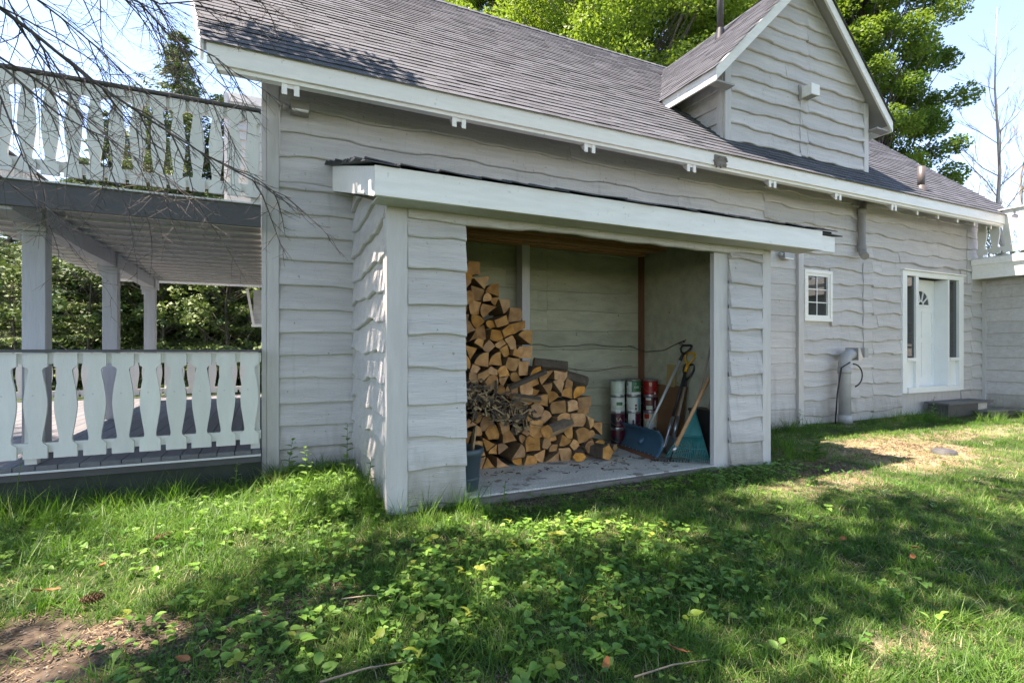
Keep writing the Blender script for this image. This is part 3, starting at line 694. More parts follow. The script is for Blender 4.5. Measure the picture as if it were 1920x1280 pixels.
# front panels and header
fp = box('front_panel', (SX0+.126, SHED_Y+.004, -.05), (OX0-.02, SHED_Y+.09, 2.5), M['siding_in_shade'], shed)
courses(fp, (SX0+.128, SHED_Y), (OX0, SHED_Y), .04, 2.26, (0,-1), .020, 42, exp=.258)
fq = box('front_panel', (OX1+.01, SHED_Y+.004, -.05), (SX1-.126, SHED_Y+.09, 2.5), M['siding_in_shade'], shed)
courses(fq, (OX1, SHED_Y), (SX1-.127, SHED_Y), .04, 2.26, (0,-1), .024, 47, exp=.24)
hd = box('header', (SX0+.126, SHED_Y+.005, 2.30), (SX1-.127, SHED_Y+.12, 2.55), M['dark'], shed)
board('board', hd, (SX0+.128, SHED_Y-.006), (SX1-.128, SHED_Y-.006), 2.262, 2.55, .014, M['siding'], (0,-1), random.Random(50))
box('corner_board', (SX1-.125, SHED_Y-.035, -.1), (SX1+.0, SHED_Y+.03, 2.42), M['trim'], shed, .003)
box('jamb', (4.20, SHED_Y+.005, .0), (OX1+.005, SHED_Y+.06, 2.31), M['trim'], shed, .002)
# right wall
rw = box('side_wall', (4.61, SHED_Y+.10, -.05), (SX1-.005, WALL_Y-.04, 2.60), M['siding_in_shade'], shed)
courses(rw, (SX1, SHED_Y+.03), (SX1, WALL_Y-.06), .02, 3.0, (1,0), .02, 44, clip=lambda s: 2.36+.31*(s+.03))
# interior back wall boards
bw = box('back_wall', (SX0+.09, WALL_Y-.07, .0), (4.61, WALL_Y-.045, 2.95), M['siding_in_shade'], shed)
courses(bw, (SX0+.09, WALL_Y-.07), (4.608, WALL_Y-.07), .02, 2.9, (0,-1), .012, 45, mat_=M['siding_in_shade'], thick=.022, joints=(2.2,))
box('inner_post', (2.70, 5.46, .05), (2.80, 5.62, 2.75), M['trim'], shed, .002)
box('corner_stud', (4.545, 5.60, .05), (4.605, 5.655, 2.55), M['stud'], shed)
# crack / dead vine on the back wall
m = MB(); rnd = random.Random(9); pts = [Vector((2.65+k*.13, 5.645, 1.30+.016*sin(k*.9)+rnd.uniform(-.008,.008))) for k in range(15)]; m.tube(pts, .0035, 4)
pts = [Vector((4.35,5.62,1.30)), Vector((4.50,5.45,1.22)), Vector((4.59,5.2,1.24)), Vector((4.597,4.95,1.33)), Vector((4.597,4.85,1.36))]; m.tube(pts, .004, 4)
for k in range(4): m.tube([Vector((4.597,4.95-k*.02,1.33)), Vector((4.597,4.88-k*.02,1.28+k*.03))], .004, 4)
m.tube([Vector((3.0+k*.12, 5.645, 1.0+.03*sin(k*.7))) for k in range(13)], .003, 4)
m.build('dead_vine', M['black'], shed)
# floor slab with a timber sill
slab = box('floor_slab', (SX0+.1, SHED_Y-.0, -.12), (4.61, WALL_Y-.08, .05), M['concrete'], shed)
m = MB(); m.hexa([(1.47, SHED_Y-.06,-.1),(4.2,SHED_Y-.045,-.1),(4.2,SHED_Y-.002,-.1),(1.47,SHED_Y-.002,-.1),(1.47,SHED_Y-.06,.035),(4.2,SHED_Y-.045,.04),(4.2,SHED_Y-.002,.04),(1.47,SHED_Y-.002,.035)]); m.build('floor_sill', M['sill'], shed)
# roof
FY = 3.7; RS = .30
def sz(y): return 2.56 + RS*(y-FY)
FX0, FX1 = .68, 5.46
m = MB(); m.hexa([(FX0+.03,FY+.02,sz(FY)-.05),(FX1+.2,FY+.02,sz(FY)-.05),(FX1+.2,WALL_Y-.035,sz(WALL_Y)-.05),(FX0+.03,WALL_Y-.035,sz(WALL_Y)-.05),(FX0+.03,FY+.02,sz(FY)-.012),(FX1+.2,FY+.02,sz(FY)-.012),(FX1+.2,WALL_Y-.035,sz(WALL_Y)-.012),(FX0+.03,WALL_Y-.035,sz(WALL_Y)-.012)])
sroof = m.build('roof', M['dark'], shed)
box('fascia', (FX0, FY-.012, 2.325), (FX1, FY+.018, 2.535), M['white'], shed, .003)
box('fascia_end', (FX1+.004, FY+.03, 2.33), (FX1+.27, FY+.055, 2.50), M['white'], shed)
m = MB(); y1 = WALL_Y-.04
m.hexa([(FX0-.001,FY+.019,2.325),(FX0+.028,FY+.019,2.325),(.65,y1,2.90),(.62,y1,2.90),(FX0-.001,FY+.019,2.535),(FX0+.028,FY+.019,2.535),(.65,y1,3.16),(.62,y1,3.16)])
m.build('side_fascia', M['white'], shed)
m = MB(); m.hexa([(FX1,FY+.019,2.325),(FX1+.028,FY+.019,2.325),(FX1+.028,y1,2.90),(FX1,y1,2.90),(FX1,FY+.019,2.535),(FX1+.028,FY+.019,2.535),(FX1+.028,y1,3.14),(FX1,y1,3.14)])
m.build('side_fascia', M['white'], shed)
box('soffit', (FX0+.03, FY+.02, 2.332), (FX1-.002, SHED_Y-.037, 2.345), M['trim'], shed)
m = MB(); m.hexa([(.66,SHED_Y+.02,2.42),(SX0-.04,SHED_Y+.02,2.42),(SX0-.04,y1,2.90),(.655,y1,2.90),(.66,SHED_Y+.02,2.43),(SX0-.04,SHED_Y+.02,2.43),(SX0-.04,y1,2.91),(.655,y1,2.91)]); m.build('soffit', M['trim'], shed)
# ragged curling shingles of the shed roof
rnd = random.Random(77); upl = sqrt(1+RS*RS)
for r in range(16):
    y = FY-.045 + r*.13; x = FX0-.05 - rnd.uniform(0,.05)*(1 if r else .6) - (y-FY)*.03
    while x < FX1 + (.10 if r < 1 else .22):
        w = rnd.uniform(.2,.34); z = sz(y)
        dr0 = -.018*rnd.random() if r == 0 else 0; dr1 = -.018*rnd.random() if r == 0 else 0
        cl = rnd.uniform(0,.009) ; th = .008
        jag = rnd.uniform(-.012,.012)
        if x < FX0 and r: cl += .02
        m = MB(); h = .17
        m.hexa([(x,y-jag,z+dr0+cl),(x+w-.003,y+jag,z+dr1+cl*.4),(x+w-.003,y+h,z+RS*h-.006),(x,y+h,z+RS*h-.006),(x,y-jag,z+dr0+cl+th),(x+w-.003,y+jag,z+dr1+cl*.4+th),(x+w-.003,y+h,z+RS*h-.002),(x,y+h,z+RS*h-.002)])
        me = m.mesh('shingle', M['shingle']); a = me.attributes.new('tone','FLOAT','FACE'); a.data.foreach_set('value', [rnd.uniform(.4,1)]*6)
        link('shingle', me, sroof); x += w
m = MB(); m.hexa([(FX1+.02,FY+.0,2.512),(FX1+.36,FY+.0,2.505),(FX1+.34,FY+.3,2.56),(FX1+.02,FY+.3,2.56),(FX1+.02,FY+.0,2.524),(FX1+.36,FY+.0,2.516),(FX1+.34,FY+.3,2.575),(FX1+.02,FY+.3,2.575)]); m.build('loose_shingle', M['shingle'], sroof)
# lumber laid overhead
rnd = random.Random(12)
yy = 4.66; k = 0
for k, (yy, w, z, th, x1) in enumerate([(5.02,.05,2.50,.04,4.50),(5.08,.09,2.455,.035,4.40),(5.19,.05,2.50,.04,4.58),(5.26,.09,2.462,.035,4.30),(5.37,.05,2.505,.04,4.55),(5.44,.08,2.47,.035,4.5),(5.54,.045,2.50,.035,4.58),(5.60,.04,2.49,.04,4.5),(5.04,.16,2.56,.04,4.2),(5.25,.2,2.565,.04,4.45),(5.46,.17,2.56,.04,4.4)]):
    o = box('lumber_board', (1.0+rnd.uniform(0,.1), yy, z), (x1, yy+w, z+th), M['lumber'], None, label='reddish brown board laid flat with others under the roof of the wood shed', cat='board', group='boards stored overhead in the shed')

# ------------------------------------------------------------------ decks
deck = empty('lower_deck', (0,0,0), label='low grey board deck beside the house with dark green skirting', cat='deck')
DKY0, DKX0, DKY1, DKZ = 5.58, -5.2, 12.6, .29
rnd = random.Random(20); x = DKX0
while x < -.06:
    w = .138; o = box('deck_board', (x, DKY0-.03, DKZ-.035), (min(x+w, -.05), DKY1, DKZ+rnd.uniform(-.001,.001)), M['deckboard'], deck); x += w+.007
box('rim_board', (DKX0, DKY0+.0, DKZ-.12), (-.05, DKY0+.035, DKZ-.037), M['rim'], deck)
box('drip_edge', (DKX0, DKY0-.036, DKZ-.058), (-.05, DKY0-.002, DKZ-.040), M['drip'], deck)
box('skirting', (DKX0, DKY0+.04, -.1), (-.05, DKY0+.06, DKZ-.12), M['skirt'], deck)
box('joist', (DKX0+.1, DKY0+1.5, -.1), (-.1, DKY0+1.55, DKZ-.04), M['rim'], deck)

balc = empty('balcony', (0,0,0), label='upper balcony on pale posts with a dark grey rim board', cat='balcony')
BY0, BY1, BZ, BW = 5.52, 12.0, 2.63, -2.75
box('rim_board', (BW, BY0, BZ-.215), (-.05, BY0+.04, BZ-.012), M['rim'], balc)
box('drip_edge', (BW, BY0-.03, BZ-.01), (-.05, BY0+.06, BZ+.004), M['drip'], balc)
box('deck_surface', (BW, BY0+.061, BZ-.012), (-.06, BY1, BZ+.02), M['rim'], balc)
y = BY0+.06; rnd = random.Random(21)
while y < BY1:
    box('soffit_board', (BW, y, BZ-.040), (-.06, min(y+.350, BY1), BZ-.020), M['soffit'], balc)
    box('batten', (BW, y+.350, BZ-.064), (-.06, y+.374, BZ-.022), M['white'], balc)
    y += .374
BX = -1.95
box('beam', (BX-.075, BY0+.05, BZ-.245), (BX+.075, BY1, BZ-.051), M['post'], balc, .004)
for (x, y) in ((BX, 6.33), (BX, 8.92), (BX, 11.6)):
    box('post', (x-.085, y-.085, DKZ), (x+.085, y+.085, BZ-.246), M['post'], balc, .006)
    box('post_cleat', (x-.125, y-.06, BZ-.36), (x-.086, y+.06, BZ-.06), M['post'], balc)
    box('post_cleat', (x-.13, y-.125, BZ-.29), (x+.10, y-.086, BZ-.08), M['post'], balc)

def baluster_mesh(h, w, sc=1):
    """flat board with a shapely sawn outline; local x width, z up, thickness in y"""
    # half-width profile along height fraction
    prof = [(0,.5),(.075,.5),(.105,.42),(.16,.29),(.20,.27),(.25,.30),(.34,.36),(.44,.425),(.52,.44),(.60,.42),(.70,.355),(.78,.29),(.83,.275),(.865,.31),(.885,.42),(.90,.5),(1,.5)]
    prof = [(0,.40),(.115,.40),(.13,.33),(.15,.235),(.175,.215),(.23,.245),(.32,.305),(.42,.365),(.50,.39),(.58,.375),(.68,.325),(.76,.265),(.815,.23),(.84,.215),(.862,.27),(.878,.40),(1,.40)]
    prof = [(t, hw) for t, hw in prof]
    m = MB(); n = len(prof); v = []
    for y in (-.013, .013):
        for t, hw in prof: v += [(-hw*w, y, t*h), (hw*w, y, t*h)]
    f = []
    for i in range(n-1):
        f += [(2*i,2*i+1,2*i+3,2*i+2), (2*n+2*i+2,2*n+2*i+3,2*n+2*i+1,2*n+2*i), (2*i+2,2*n+2*i+2,2*n+2*i,2*i), (2*i+1,2*n+2*i+1,2*n+2*i+3,2*i+3)]
    f += [(0,2*n,2*n+1,1), (2*n-2,2*n-1,4*n-1,4*n-2)]
    m.add(v, f); return m.mesh('baluster', M['baluster'])
def railing(name, p0, p1, z0, h, pitch, label, outer=True, capm='rim', **k):
    p0 = Vector((*p0, z0)); p1 = Vector((*p1, z0)); L = (p1-p0).length; a = atan2(p1.y-p0.y, p1.x-p0.x)
    root = empty(name, p0, a, label=label, cat='railing', group=k.get('group'))
    n = max(1, round(L/pitch)); pt = L/n; bme = baluster_mesh(h-.09, pt)
    box('top_rail', (0,-.05,h-.024), (L,.085,h), M[capm], root, .004)
    box('rail_backing', (0,.002,h-.12), (L,.04,h-.031), M['baluster'], root)
    box('bottom_rail', (0,.002,.10), (L,.04,.18), M['baluster'], root)
    for i in range(n):
        o = link('baluster', bme, root); o.location = ((i+.5)*pt, -.012, .055)
    for x in np.linspace(.05, L-.05, max(2, int(L/1.4)+1)):
        box('rail_post', (x-.04,.041,0), (x+.04,.12,h-.031), M['baluster'], root)
    return root
railing('deck_railing', (-5.2, DKY0+.03), (-.05, DKY0+.03), DKZ, .96, .195, 'pale deck railing of cut-out boards at ground level beside the house corner')
railing('deck_railing', (-5.15, DKY1-.05), (-.16, DKY1-.05), DKZ, .96, .195, 'far ground level railing seen across the deck behind the posts')
railing('deck_railing', (-5.17, DKY0+.2), (-5.17, DKY1-.2), DKZ, .96, .195, 'side railing of the lower deck running back toward the spruces')
railing('balcony_railing', (BW, BY0+.04), (-.05, BY0+.04), BZ+.01, .90, .150, 'upper balcony railing of cut-out boards above the dark rim board')
railing('balcony_railing', (BW, BY1-.1), (-.9, BY1-.1), BZ+.01, .90, .150, 'far railing across the back of the upper balcony')
railing('balcony_railing', (BW+.03, BY0+.2), (BW+.03, BY1-.2), BZ+.01, .90, .150, 'side railing of the upper balcony running back toward the spruces')
# interior divider: bits of light coloured boards stacked on the deck
# ------------------------------------------------------------------ garage wing on the right
wing = empty('garage_wing', (13.66,5.7,0), label='flat roofed grey side wing with a white edged roof terrace at the right', cat='wing')
wing.location = (0,0,0)
gw = box('side_wall', (13.664, .5, -.1), (13.8, WALL_Y+.1, 2.75), M['trim'], wing)
courses(gw, (13.66, WALL_Y-.03), (13.66, .5), .08, 2.7, (-1,0), .006, 61, thick=.028)
box('corner_trim', (13.60, WALL_Y-.09, -.05), (13.66, WALL_Y-.031, 2.7), M['trim'], wing)
box('front_wall', (13.8, .45, -.1), (20, .55, 2.75), M['trim'], wing)
box('fascia_upper', (13.16, .2, 2.97), (13.19, WALL_Y-.04, 3.09), M['white'], wing)
box('fascia_lower', (13.19, .2, 2.69), (13.215, WALL_Y-.04, 2.969), M['white'], wing)
box('soffit', (13.216, .2, 2.70), (13.63, WALL_Y-.04, 2.72), M['soffit'], wing)
box('terrace', (13.17, .2, 3.091), (20, WALL_Y-.04, 3.115), M['drip'], wing)
box('terrace', (13.63, WALL_Y-.03, 3.0), (20, 13, 3.115), M['drip'], wing)
box('eave_front', (13.216, .2, 2.69), (20, .23, 3.09), M['white'], wing)
railing('terrace_railing', (13.25, 5.66), (13.25, .3), 3.12, .91, .205, 'pale terrace railing above the right wing beside the roof end', capm='white')
railing('terrace_railing', (13.9, 9.6), (19.8, 9.6), 3.12, .91, .205, 'rear terrace railing behind the roof end on the right wing', capm='white')

# ------------------------------------------------------------------ lamps
def lamp(name, loc, label, dim=(.15,.12,.10), matn='pipe_light'):
    e = empty(name, loc, label=label, cat='lamp')
    w, d, h = dim
    m = MB(); m.hexa([(-w/2,-d,-h/2),(w/2,-d,-h/2),(w/2,0,-h/2),(-w/2,0,-h/2),(-w/2,-d,h/2),(w/2,-d,h/2),(w/2,0,h/2),(-w/2,0,h/2)]); m.build('housing', M[matn], e)
    m = MB(); m.box((-w/2+.01,-d-.012,-h/2-.012),(w/2-.01,-d+.02,-h/2+.002)); m.build('lens', M['white'], e)
    m = MB(); m.lathe([(.001,-.03),(.03,-.03),(.035,.0),(.02,.02),(.001,.02)], 12, (-w/2-.04,-d*.6,-.01)); m.build('sensor', M[matn], e)
    return e
l1 = lamp('wall_lamp', (.30, WALL_Y-.04, 3.66), 'old flood lamp under the eave next to the left house corner', (.17,.16,.09), 'pipe')
m = MB(); m.tube([(-.12,-.06,0),(-.17,-.05,.02),(-.185,-.045,-.06),(-.185,-.045,-.5)], .008, 5); m.build('lamp_cable', M['trim'], l1)
lp = on_y(1473, 477, WALL_Y-.14)
lamp('wall_lamp', (lp.x-.02, WALL_Y-.12, lp.z), 'small grey flood lamp under the right end of the shed roof', (.20,.10,.15))
# ------------------------------------------------------------------ firewood
def clip_poly(poly, px, pz, nx, nz):
    out = []
    for i in range(len(poly)):
        a = poly[i]; b = poly[(i+1)%len(poly)]
        da = (a[0]-px)*nx+(a[1]-pz)*nz; db = (b[0]-px)*nx+(b[1]-pz)*nz
        if da <= 0: out.append(a)
        if (da < 0 < db) or (db < 0 < da): t = da/(da-db); out.append((a[0]+(b[0]-a[0])*t, a[1]+(b[1]-a[1])*t))
    return out
PROFX = [1.05,1.93,2.02,2.12,2.28,2.42,2.50,2.56,2.72,2.9,3.15,3.30,3.42,3.5]
PROFZ = [2.18,2.16,2.06,1.95,1.74,1.64,1.52,1.12,1.04,1.0,.80,.62,.42,.10]
def top_at(x): return float(np.interp(x, PROFX, PROFZ))
def log_mesh(poly, L, rnd):
    """polygon (x,z) centred; a few sides rounded with bark"""
    if sum(poly[i][0]*poly[(i+1)%len(poly)][1]-poly[(i+1)%len(poly)][0]*poly[i][1] for i in range(len(poly))) < 0: poly = poly[::-1]
    n = len(poly); bark = set(rnd.sample(range(n), 1 if rnd.random() < .8 else 2)) if rnd.random() < .8 else set()
    pts = []; side = []
    for i in range(n):
        a = poly[i]; b = poly[(i+1)%n]; pts.append(a)
        ln = sqrt((b[0]-a[0])**2+(b[1]-a[1])**2); nx, nz = (b[1]-a[1])/max(ln,1e-6), -(b[0]-a[0])/max(ln,1e-6)
        if i in bark and ln > .04:
            for t in (.25,.5,.75):
                k = .18*ln*(1-(2*t-1)**2); pts.append((a[0]+(b[0]-a[0])*t+nx*k, a[1]+(b[1]-a[1])*t+nz*k))
            side += [2]*4
        else: 
            t = rnd.uniform(.35,.65); k = rnd.uniform(-.05,.04)*ln
            pts.append((a[0]+(b[0]-a[0])*t+nx*k, a[1]+(b[1]-a[1])*t+nz*k)); side += [1]*2
    k = len(pts); m = MB()
    ty = rnd.uniform(-.12,.12); tz = rnd.uniform(-.15,.15)
    v = [(p[0], p[0]*ty+p[1]*tz, p[1]) for p in pts] + [(p[0]*rnd.uniform(.9,1.05), L, p[1]*rnd.uniform(.9,1.05)) for p in pts]
    m.add(v, [tuple(range(k))], 0); m.f.append(tuple(range(2*k-1, k-1, -1))); m.m.append(0); m.smooth.append(False)
    for i in range(k): m.f.append((i, i+k, (i+1)%k+k, (i+1)%k)); m.m.append(side[i]); m.smooth.append(False)
    return m.mesh('firewood_log', [M['end'], M['split'], M['bark']])
def stack_logs():
    rnd = random.Random(31); sites = []
    tries = 0
    while tries < 9000:
        tries += 1
        x = rnd.uniform(1.25, 3.52); z = rnd.uniform(.07, 2.14)
        if z > top_at(x) - .03: continue
        lowz = z < 1.1
        base = .108 if not lowz else .118
        r = base*rnd.choice((.72,.85,1,1,1.12,1.25))
        if all((x-a)**2+((z-b)*1.08)**2 > ((r+c)/2)**2 for a, b, c in sites): sites.append((x, z, r))
    # kindling heap area is kept out of the stack
    def in_heap(x, z): return ((x-1.98)/.50)**2 + ((z-.72+.45*(x-1.98))/.16)**2 < 1
    n = 0
    for i, (x, z, r) in enumerate(sites):
        if in_heap(x, z): continue
        poly = [(x-.3,z-.3),(x-.3,z+.3),(x+.3,z+.3),(x+.3,z-.3)]
        lim = [(x-.075*1.1, z, -1, 0), (x+.075*1.1, z, 1, 0), (x, z-.075, 0, -1), (x, z+.075, 0, 1)]
        g = rnd.uniform(.001, .006)
        for j, (a, b, c) in enumerate(sites):
            if j == i or abs(a-x) > .4 or abs(b-z) > .4: continue
            dx, dz = a-x, b-z; D = sqrt(dx*dx+dz*dz); w = .5 + (r*r-c*c)/(2*D*D)
            w = max(.3, min(.7, w)); t = w - g/D
            poly = clip_poly(poly, x+dx*t, z+dz*t, dx/D, dz/D)
            if not poly: break
        if not poly or len(poly) < 3: continue
        for L_ in lim: poly = clip_poly(poly, *L_)
        poly = clip_poly(poly, x, .052, 0, -1) if z > .05 else poly
        poly = clip_poly(poly, x, top_at(x)+.05, 0, 1)
        if len(poly) < 3: continue
        # split wood: often cut the cell to a wedge
        def popk(poly, small=True):
            # drop the corner that costs the least area
            def tri(k):
                a, b, c = poly[k-1], poly[k], poly[(k+1)%len(poly)]; return abs((b[0]-a[0])*(c[1]-a[1])-(c[0]-a[0])*(b[1]-a[1]))/2
            ks = sorted(range(len(poly)), key=tri); poly.pop(ks[0])
        while len(poly) > 5: popk(poly)
        if len(poly) > 4 and rnd.random() < .85: popk(poly)
        if len(poly) > 3 and rnd.random() < .40: popk(poly)
        cx = sum(p[0] for p in poly)/len(poly); cz = sum(p[1] for p in poly)/len(poly)
        loc = [(p[0]-cx, p[1]-cz) for p in poly]
        ar = abs(sum(loc[k][0]*loc[(k+1)%len(loc)][1]-loc[(k+1)%len(loc)][0]*loc[k][1] for k in range(len(loc)))/2)
        if ar < .0012: continue
        yf = 4.86 + .10*max(0, z-.2)/1.0 + rnd.uniform(-.035,.035) + (.07 if rnd.random() < .12 else 0) + (.12 if cx > 3.3 else 0)
        L = rnd.uniform(.36,.44)
        o = link('firewood_log', log_mesh(loc, L, rnd)); o.location = (cx, yf, cz)
        big = 'large' if ar > .0105 else 'middling' if ar > .0062 else 'small'; shp = {3:'three-sided',4:'four-sided'}.get(len(poly),'many-sided'); q = f'{big} {shp} split log'
        if cz > 1.12: lab, grp = q + (' at the very top of the tall part of the woodpile' if cz > 1.85 else ' on the stepped right edge of the tall part of the woodpile' if cx > 2.2 else ' high in the tall part close to the left panel' if cz > 1.5 else ' in the lower half of the tall part of the woodpile'), 'logs in the tall part of the woodpile'
        elif cx > 2.55: lab, grp = q + (' on top of the low right end of the woodpile' if cz > top_at(cx)-.16 else ' on the floor in the low right end of the woodpile' if cz < .2 else ' inside the low right end of the woodpile'), 'logs in the low end of the woodpile'
        else: lab, grp = q + (' on the floor under the bark scraps behind the bucket' if cz < .22 else ' beneath the heap of bark scraps' if cx < 2.1 and cz < .8 else ' just above the heap of bark scraps' if cx < 2.1 else ' right of the bark scraps in the middle of the woodpile'), 'logs in the low left part of the woodpile'
        tag(o, lab, 'firewood', grp); n += 1
    return n
NLOG = stack_logs()
# whole logs and sticks lying across the pile
def lying(p, q, r, lab, n=9, squash=1.0, seed=0):
    rnd = random.Random(seed); p = Vector(p); q = Vector(q); d = (q-p); L = d.length
    prof = [(r*rnd.uniform(.85,1.1)*cos(2*pi*i/n), squash*r*rnd.uniform(.85,1.1)*sin(2*pi*i/n)) for i in range(n)]
    m = MB(); v = [(x,0,z) for x, z in prof] + [(x,L,z) for x, z in prof]
    m.add(v, [tuple(range(n))], 0); m.f.append(tuple(range(2*n-1,n-1,-1))); m.m.append(0); m.smooth.append(False)
    for i in range(n): m.f.append((i,i+n,(i+1)%n+n,(i+1)%n)); m.m.append(2 if i < n*.6 else 1); m.smooth.append(False)
    o = m.build('firewood_log', [M['end'],M['split'],M['bark']]); o.location = p
    o.rotation_mode = 'QUATERNION'; o.rotation_quaternion = d.to_track_quat('Y','Z'); return tag(o, lab, 'firewood')
lying((2.98,4.93,1.06), (2.62,5.02,1.10), .065, 'barky round log lying sideways on top of the low woodpile', seed=1)
lying((3.25,4.95,.88), (2.93,5.05,.98), .085, 'thick split log lying sideways on top of the pile next to the round log', squash=.8, seed=2)
lying((2.62,4.74,1.02), (2.22,4.78,.86), .032, 'thin split stick lying slanted across the front of the woodpile', n=5, seed=3)
lying((2.25,4.80,.78), (2.6,4.84,.72), .04, 'pale split piece lying sideways below the slanted stick', n=5, seed=4)
lying((2.62,4.72,.40), (3.0,4.92,.44), .07, 'squat barky log turned sideways in the lower woodpile', seed=5)
lying((3.33,4.66,.14), (3.28,4.95,.13), .09, 'light wedge shaped log standing forward at the right foot of the woodpile', n=5, seed=6)
lying((3.0,4.70,.11), (3.15,4.98,.12), .08, 'broad split log lying forward on the slab at the foot of the woodpile', n=6, squash=.7, seed=7)
lying((3.58,5.0,.11), (3.5,5.3,.11), .055, 'small dark log on the slab between the woodpile and the snow pusher', n=7, seed=8)
lying((3.70,5.02,.10), (3.62,5.3,.10), .045, 'smallest log on the slab closest to the snow pusher', n=6, seed=10)
# second row in the shade behind, seen only through gaps
m = MB(); rnd = random.Random(61)
for k in range(60):
    x = rnd.uniform(1.1,3.3); z = rnd.uniform(.1, max(.15, top_at(x)-.12)); n=6; r=.06
    v = [(x+r*cos(2*pi*i/n)*rnd.uniform(.7,1.1), y, z+r*sin(2*pi*i/n)*rnd.uniform(.7,1.1)) for y in (5.12+.1*z, 5.58) for i in range(n)]
    m.add(v, [tuple(range(n))]+[tuple(range(2*n-1,n-1,-1))]+[(i,i+n,(i+1)%n+n,(i+1)%n) for i in range(n)])
m.build('rear_firewood', M['bark'], None, kind='stuff', label='dark second row of firewood glimpsed behind the front logs', cat='firewood')
# bark scraps and kindling
def scraps():
    rnd = random.Random(71); m = MB()
    for k in range(300):
        t = rnd.random(); x = 1.50 + .98*t; z = .93 - .42*t + rnd.gauss(0,.085); y = 4.80 + rnd.uniform(-.06,.09)
        L = rnd.uniform(.04,.15); a = rnd.gauss(-.5,1.1); e = rnd.gauss(0,.5); d = Vector((cos(a)*cos(e), sin(e)*.7, sin(a)*cos(e))).normalized()
        p = Vector((x,y,z)); mi = 0 if rnd.random() < .45 else 1
        if rnd.random() < .55:
            c = Vector((0,rnd.uniform(-.03,.03),rnd.uniform(-.05,.05)))
            w = rnd.uniform(.012,.045); up = Vector((rnd.uniform(-1,1),rnd.uniform(-1,1),rnd.uniform(-1,1)))
            m.beam(p, p+d*L*.5+c, w, .004, up, mi); m.beam(p+d*L*.5+c, p+d*L, w*.8, .004, up, mi)
        else: m.beam(p, p+d*L, rnd.uniform(.006,.022), rnd.uniform(.005,.016), (0,0,1), mi)
    # fill so that no hole shows behind
    for k in range(26):
        t = rnd.random(); x = 1.50+.95*t; z = .90-.42*t+rnd.uniform(-.14,.12); r=.07
        m.tube([(x,4.93,z),(x,5.2,z)], r, 6, 0)
    m.build('bark_scraps', [M['bark'], M['scrap']], None, kind='stuff', label='heap of curled bark scraps and kindling on the left of the woodpile', cat='kindling')
M['scrap'] = mat('pale_kindling', (.36,.25,.14), .85, .4, 12, bump=.4, bscale=30)
scraps()
# debris on the slab
m = MB(); rnd = random.Random(88)
for k in range(80):
    x = rnd.uniform(1.5,3.9); y = 4.72 - abs(rnd.gauss(0,.22)); a = rnd.uniform(0,3.1); L = rnd.uniform(.01,.06)
    if y < 4.05: continue
    m.beam((x,y,.054),(x+cos(a)*L,y+sin(a)*L,.056), rnd.uniform(.004,.014), .004)
m.build('bark_litter', [M['bark']], None, kind='stuff', label='crumbs of bark scattered over the pale shed floor', cat='litter')

# ------------------------------------------------------------------ bucket with sticks
M['bucket'] = mat('blue_grey_plastic', (.055,.085,.105), .45, .1, 6, bump=.05)
bk = empty('bucket', (1.53,4.24,.05), label='blue grey plastic bucket holding sticks at the left edge of the opening', cat='bucket')
m = MB(); m.lathe([(0,.012),(.118,.012),(.12,0),(.128,.004),(.158,.30),(.172,.305),(.178,.325),(.178,.355),(.170,.36),(.150,.345),(.118,.03),(0,.03)], 28); m.build('body', M['bucket'], bk)
m = MB(); m.lathe([(.134,.09),(.140,.10),(.140,.11),(.136,.12)], 28); m.build('ring', M['bucket'], bk)
for k, (dx, dy, h, tx) in enumerate([(.02,.03,.36,-.03),(.06,-.02,.26,.05),(-.03,.05,.33,-.06),(.09,.04,.2,.02)]):
    m = MB(); m.beam((1.53+dx*.6,4.24+dy,.09),(1.53+dx+tx,4.24+dy,.33+h), .03, .015); m.build('stick', M['scrap'], None, label=['split stick standing tallest in the blue grey bucket','short wide splinter leaning right in the blue grey bucket','thin splinter leaning left in the blue grey bucket','lowest splinter at the right rim of the blue grey bucket'][k], cat='stick')

# ------------------------------------------------------------------ paint cans
def solid(name, c, rough=.35, metal=0): 
    return mat(name, c, rough, .06, 8, bump=.03, metal=metal)
CC = dict(tin=solid('can_tin', (.35,.35,.34), .3, .8), white=solid('can_label_white', (.55,.58,.50)), pale=solid('can_label_pale_green', (.42,.50,.38)), green=solid('can_label_green', (.02,.13,.05)),
          red=solid('can_label_red', (.30,.012,.008)), wine=solid('can_label_wine', (.075,.008,.02)), dark=solid('can_dark', (.015,.018,.02)), cream=solid('can_label_cream', (.52,.44,.30)), teal=solid('can_label_teal', (.12,.30,.30)), brown=solid('can_label_brown', (.16,.05,.03)))
CR, CH = .088, .205
def patch(m, a0, a1, z0, z1, r=CR+.0035, n=6, mi=0):
    vs = []; 
    for i in range(n+1):
        a = R(a0+(a1-a0)*i/n); vs += [(r*sin(a), -r*cos(a), z0), (r*sin(a), -r*cos(a), z1)]
    m.add(vs, [(2*i, 2*i+2, 2*i+3, 2*i+1) for i in range(n)], mi, True)
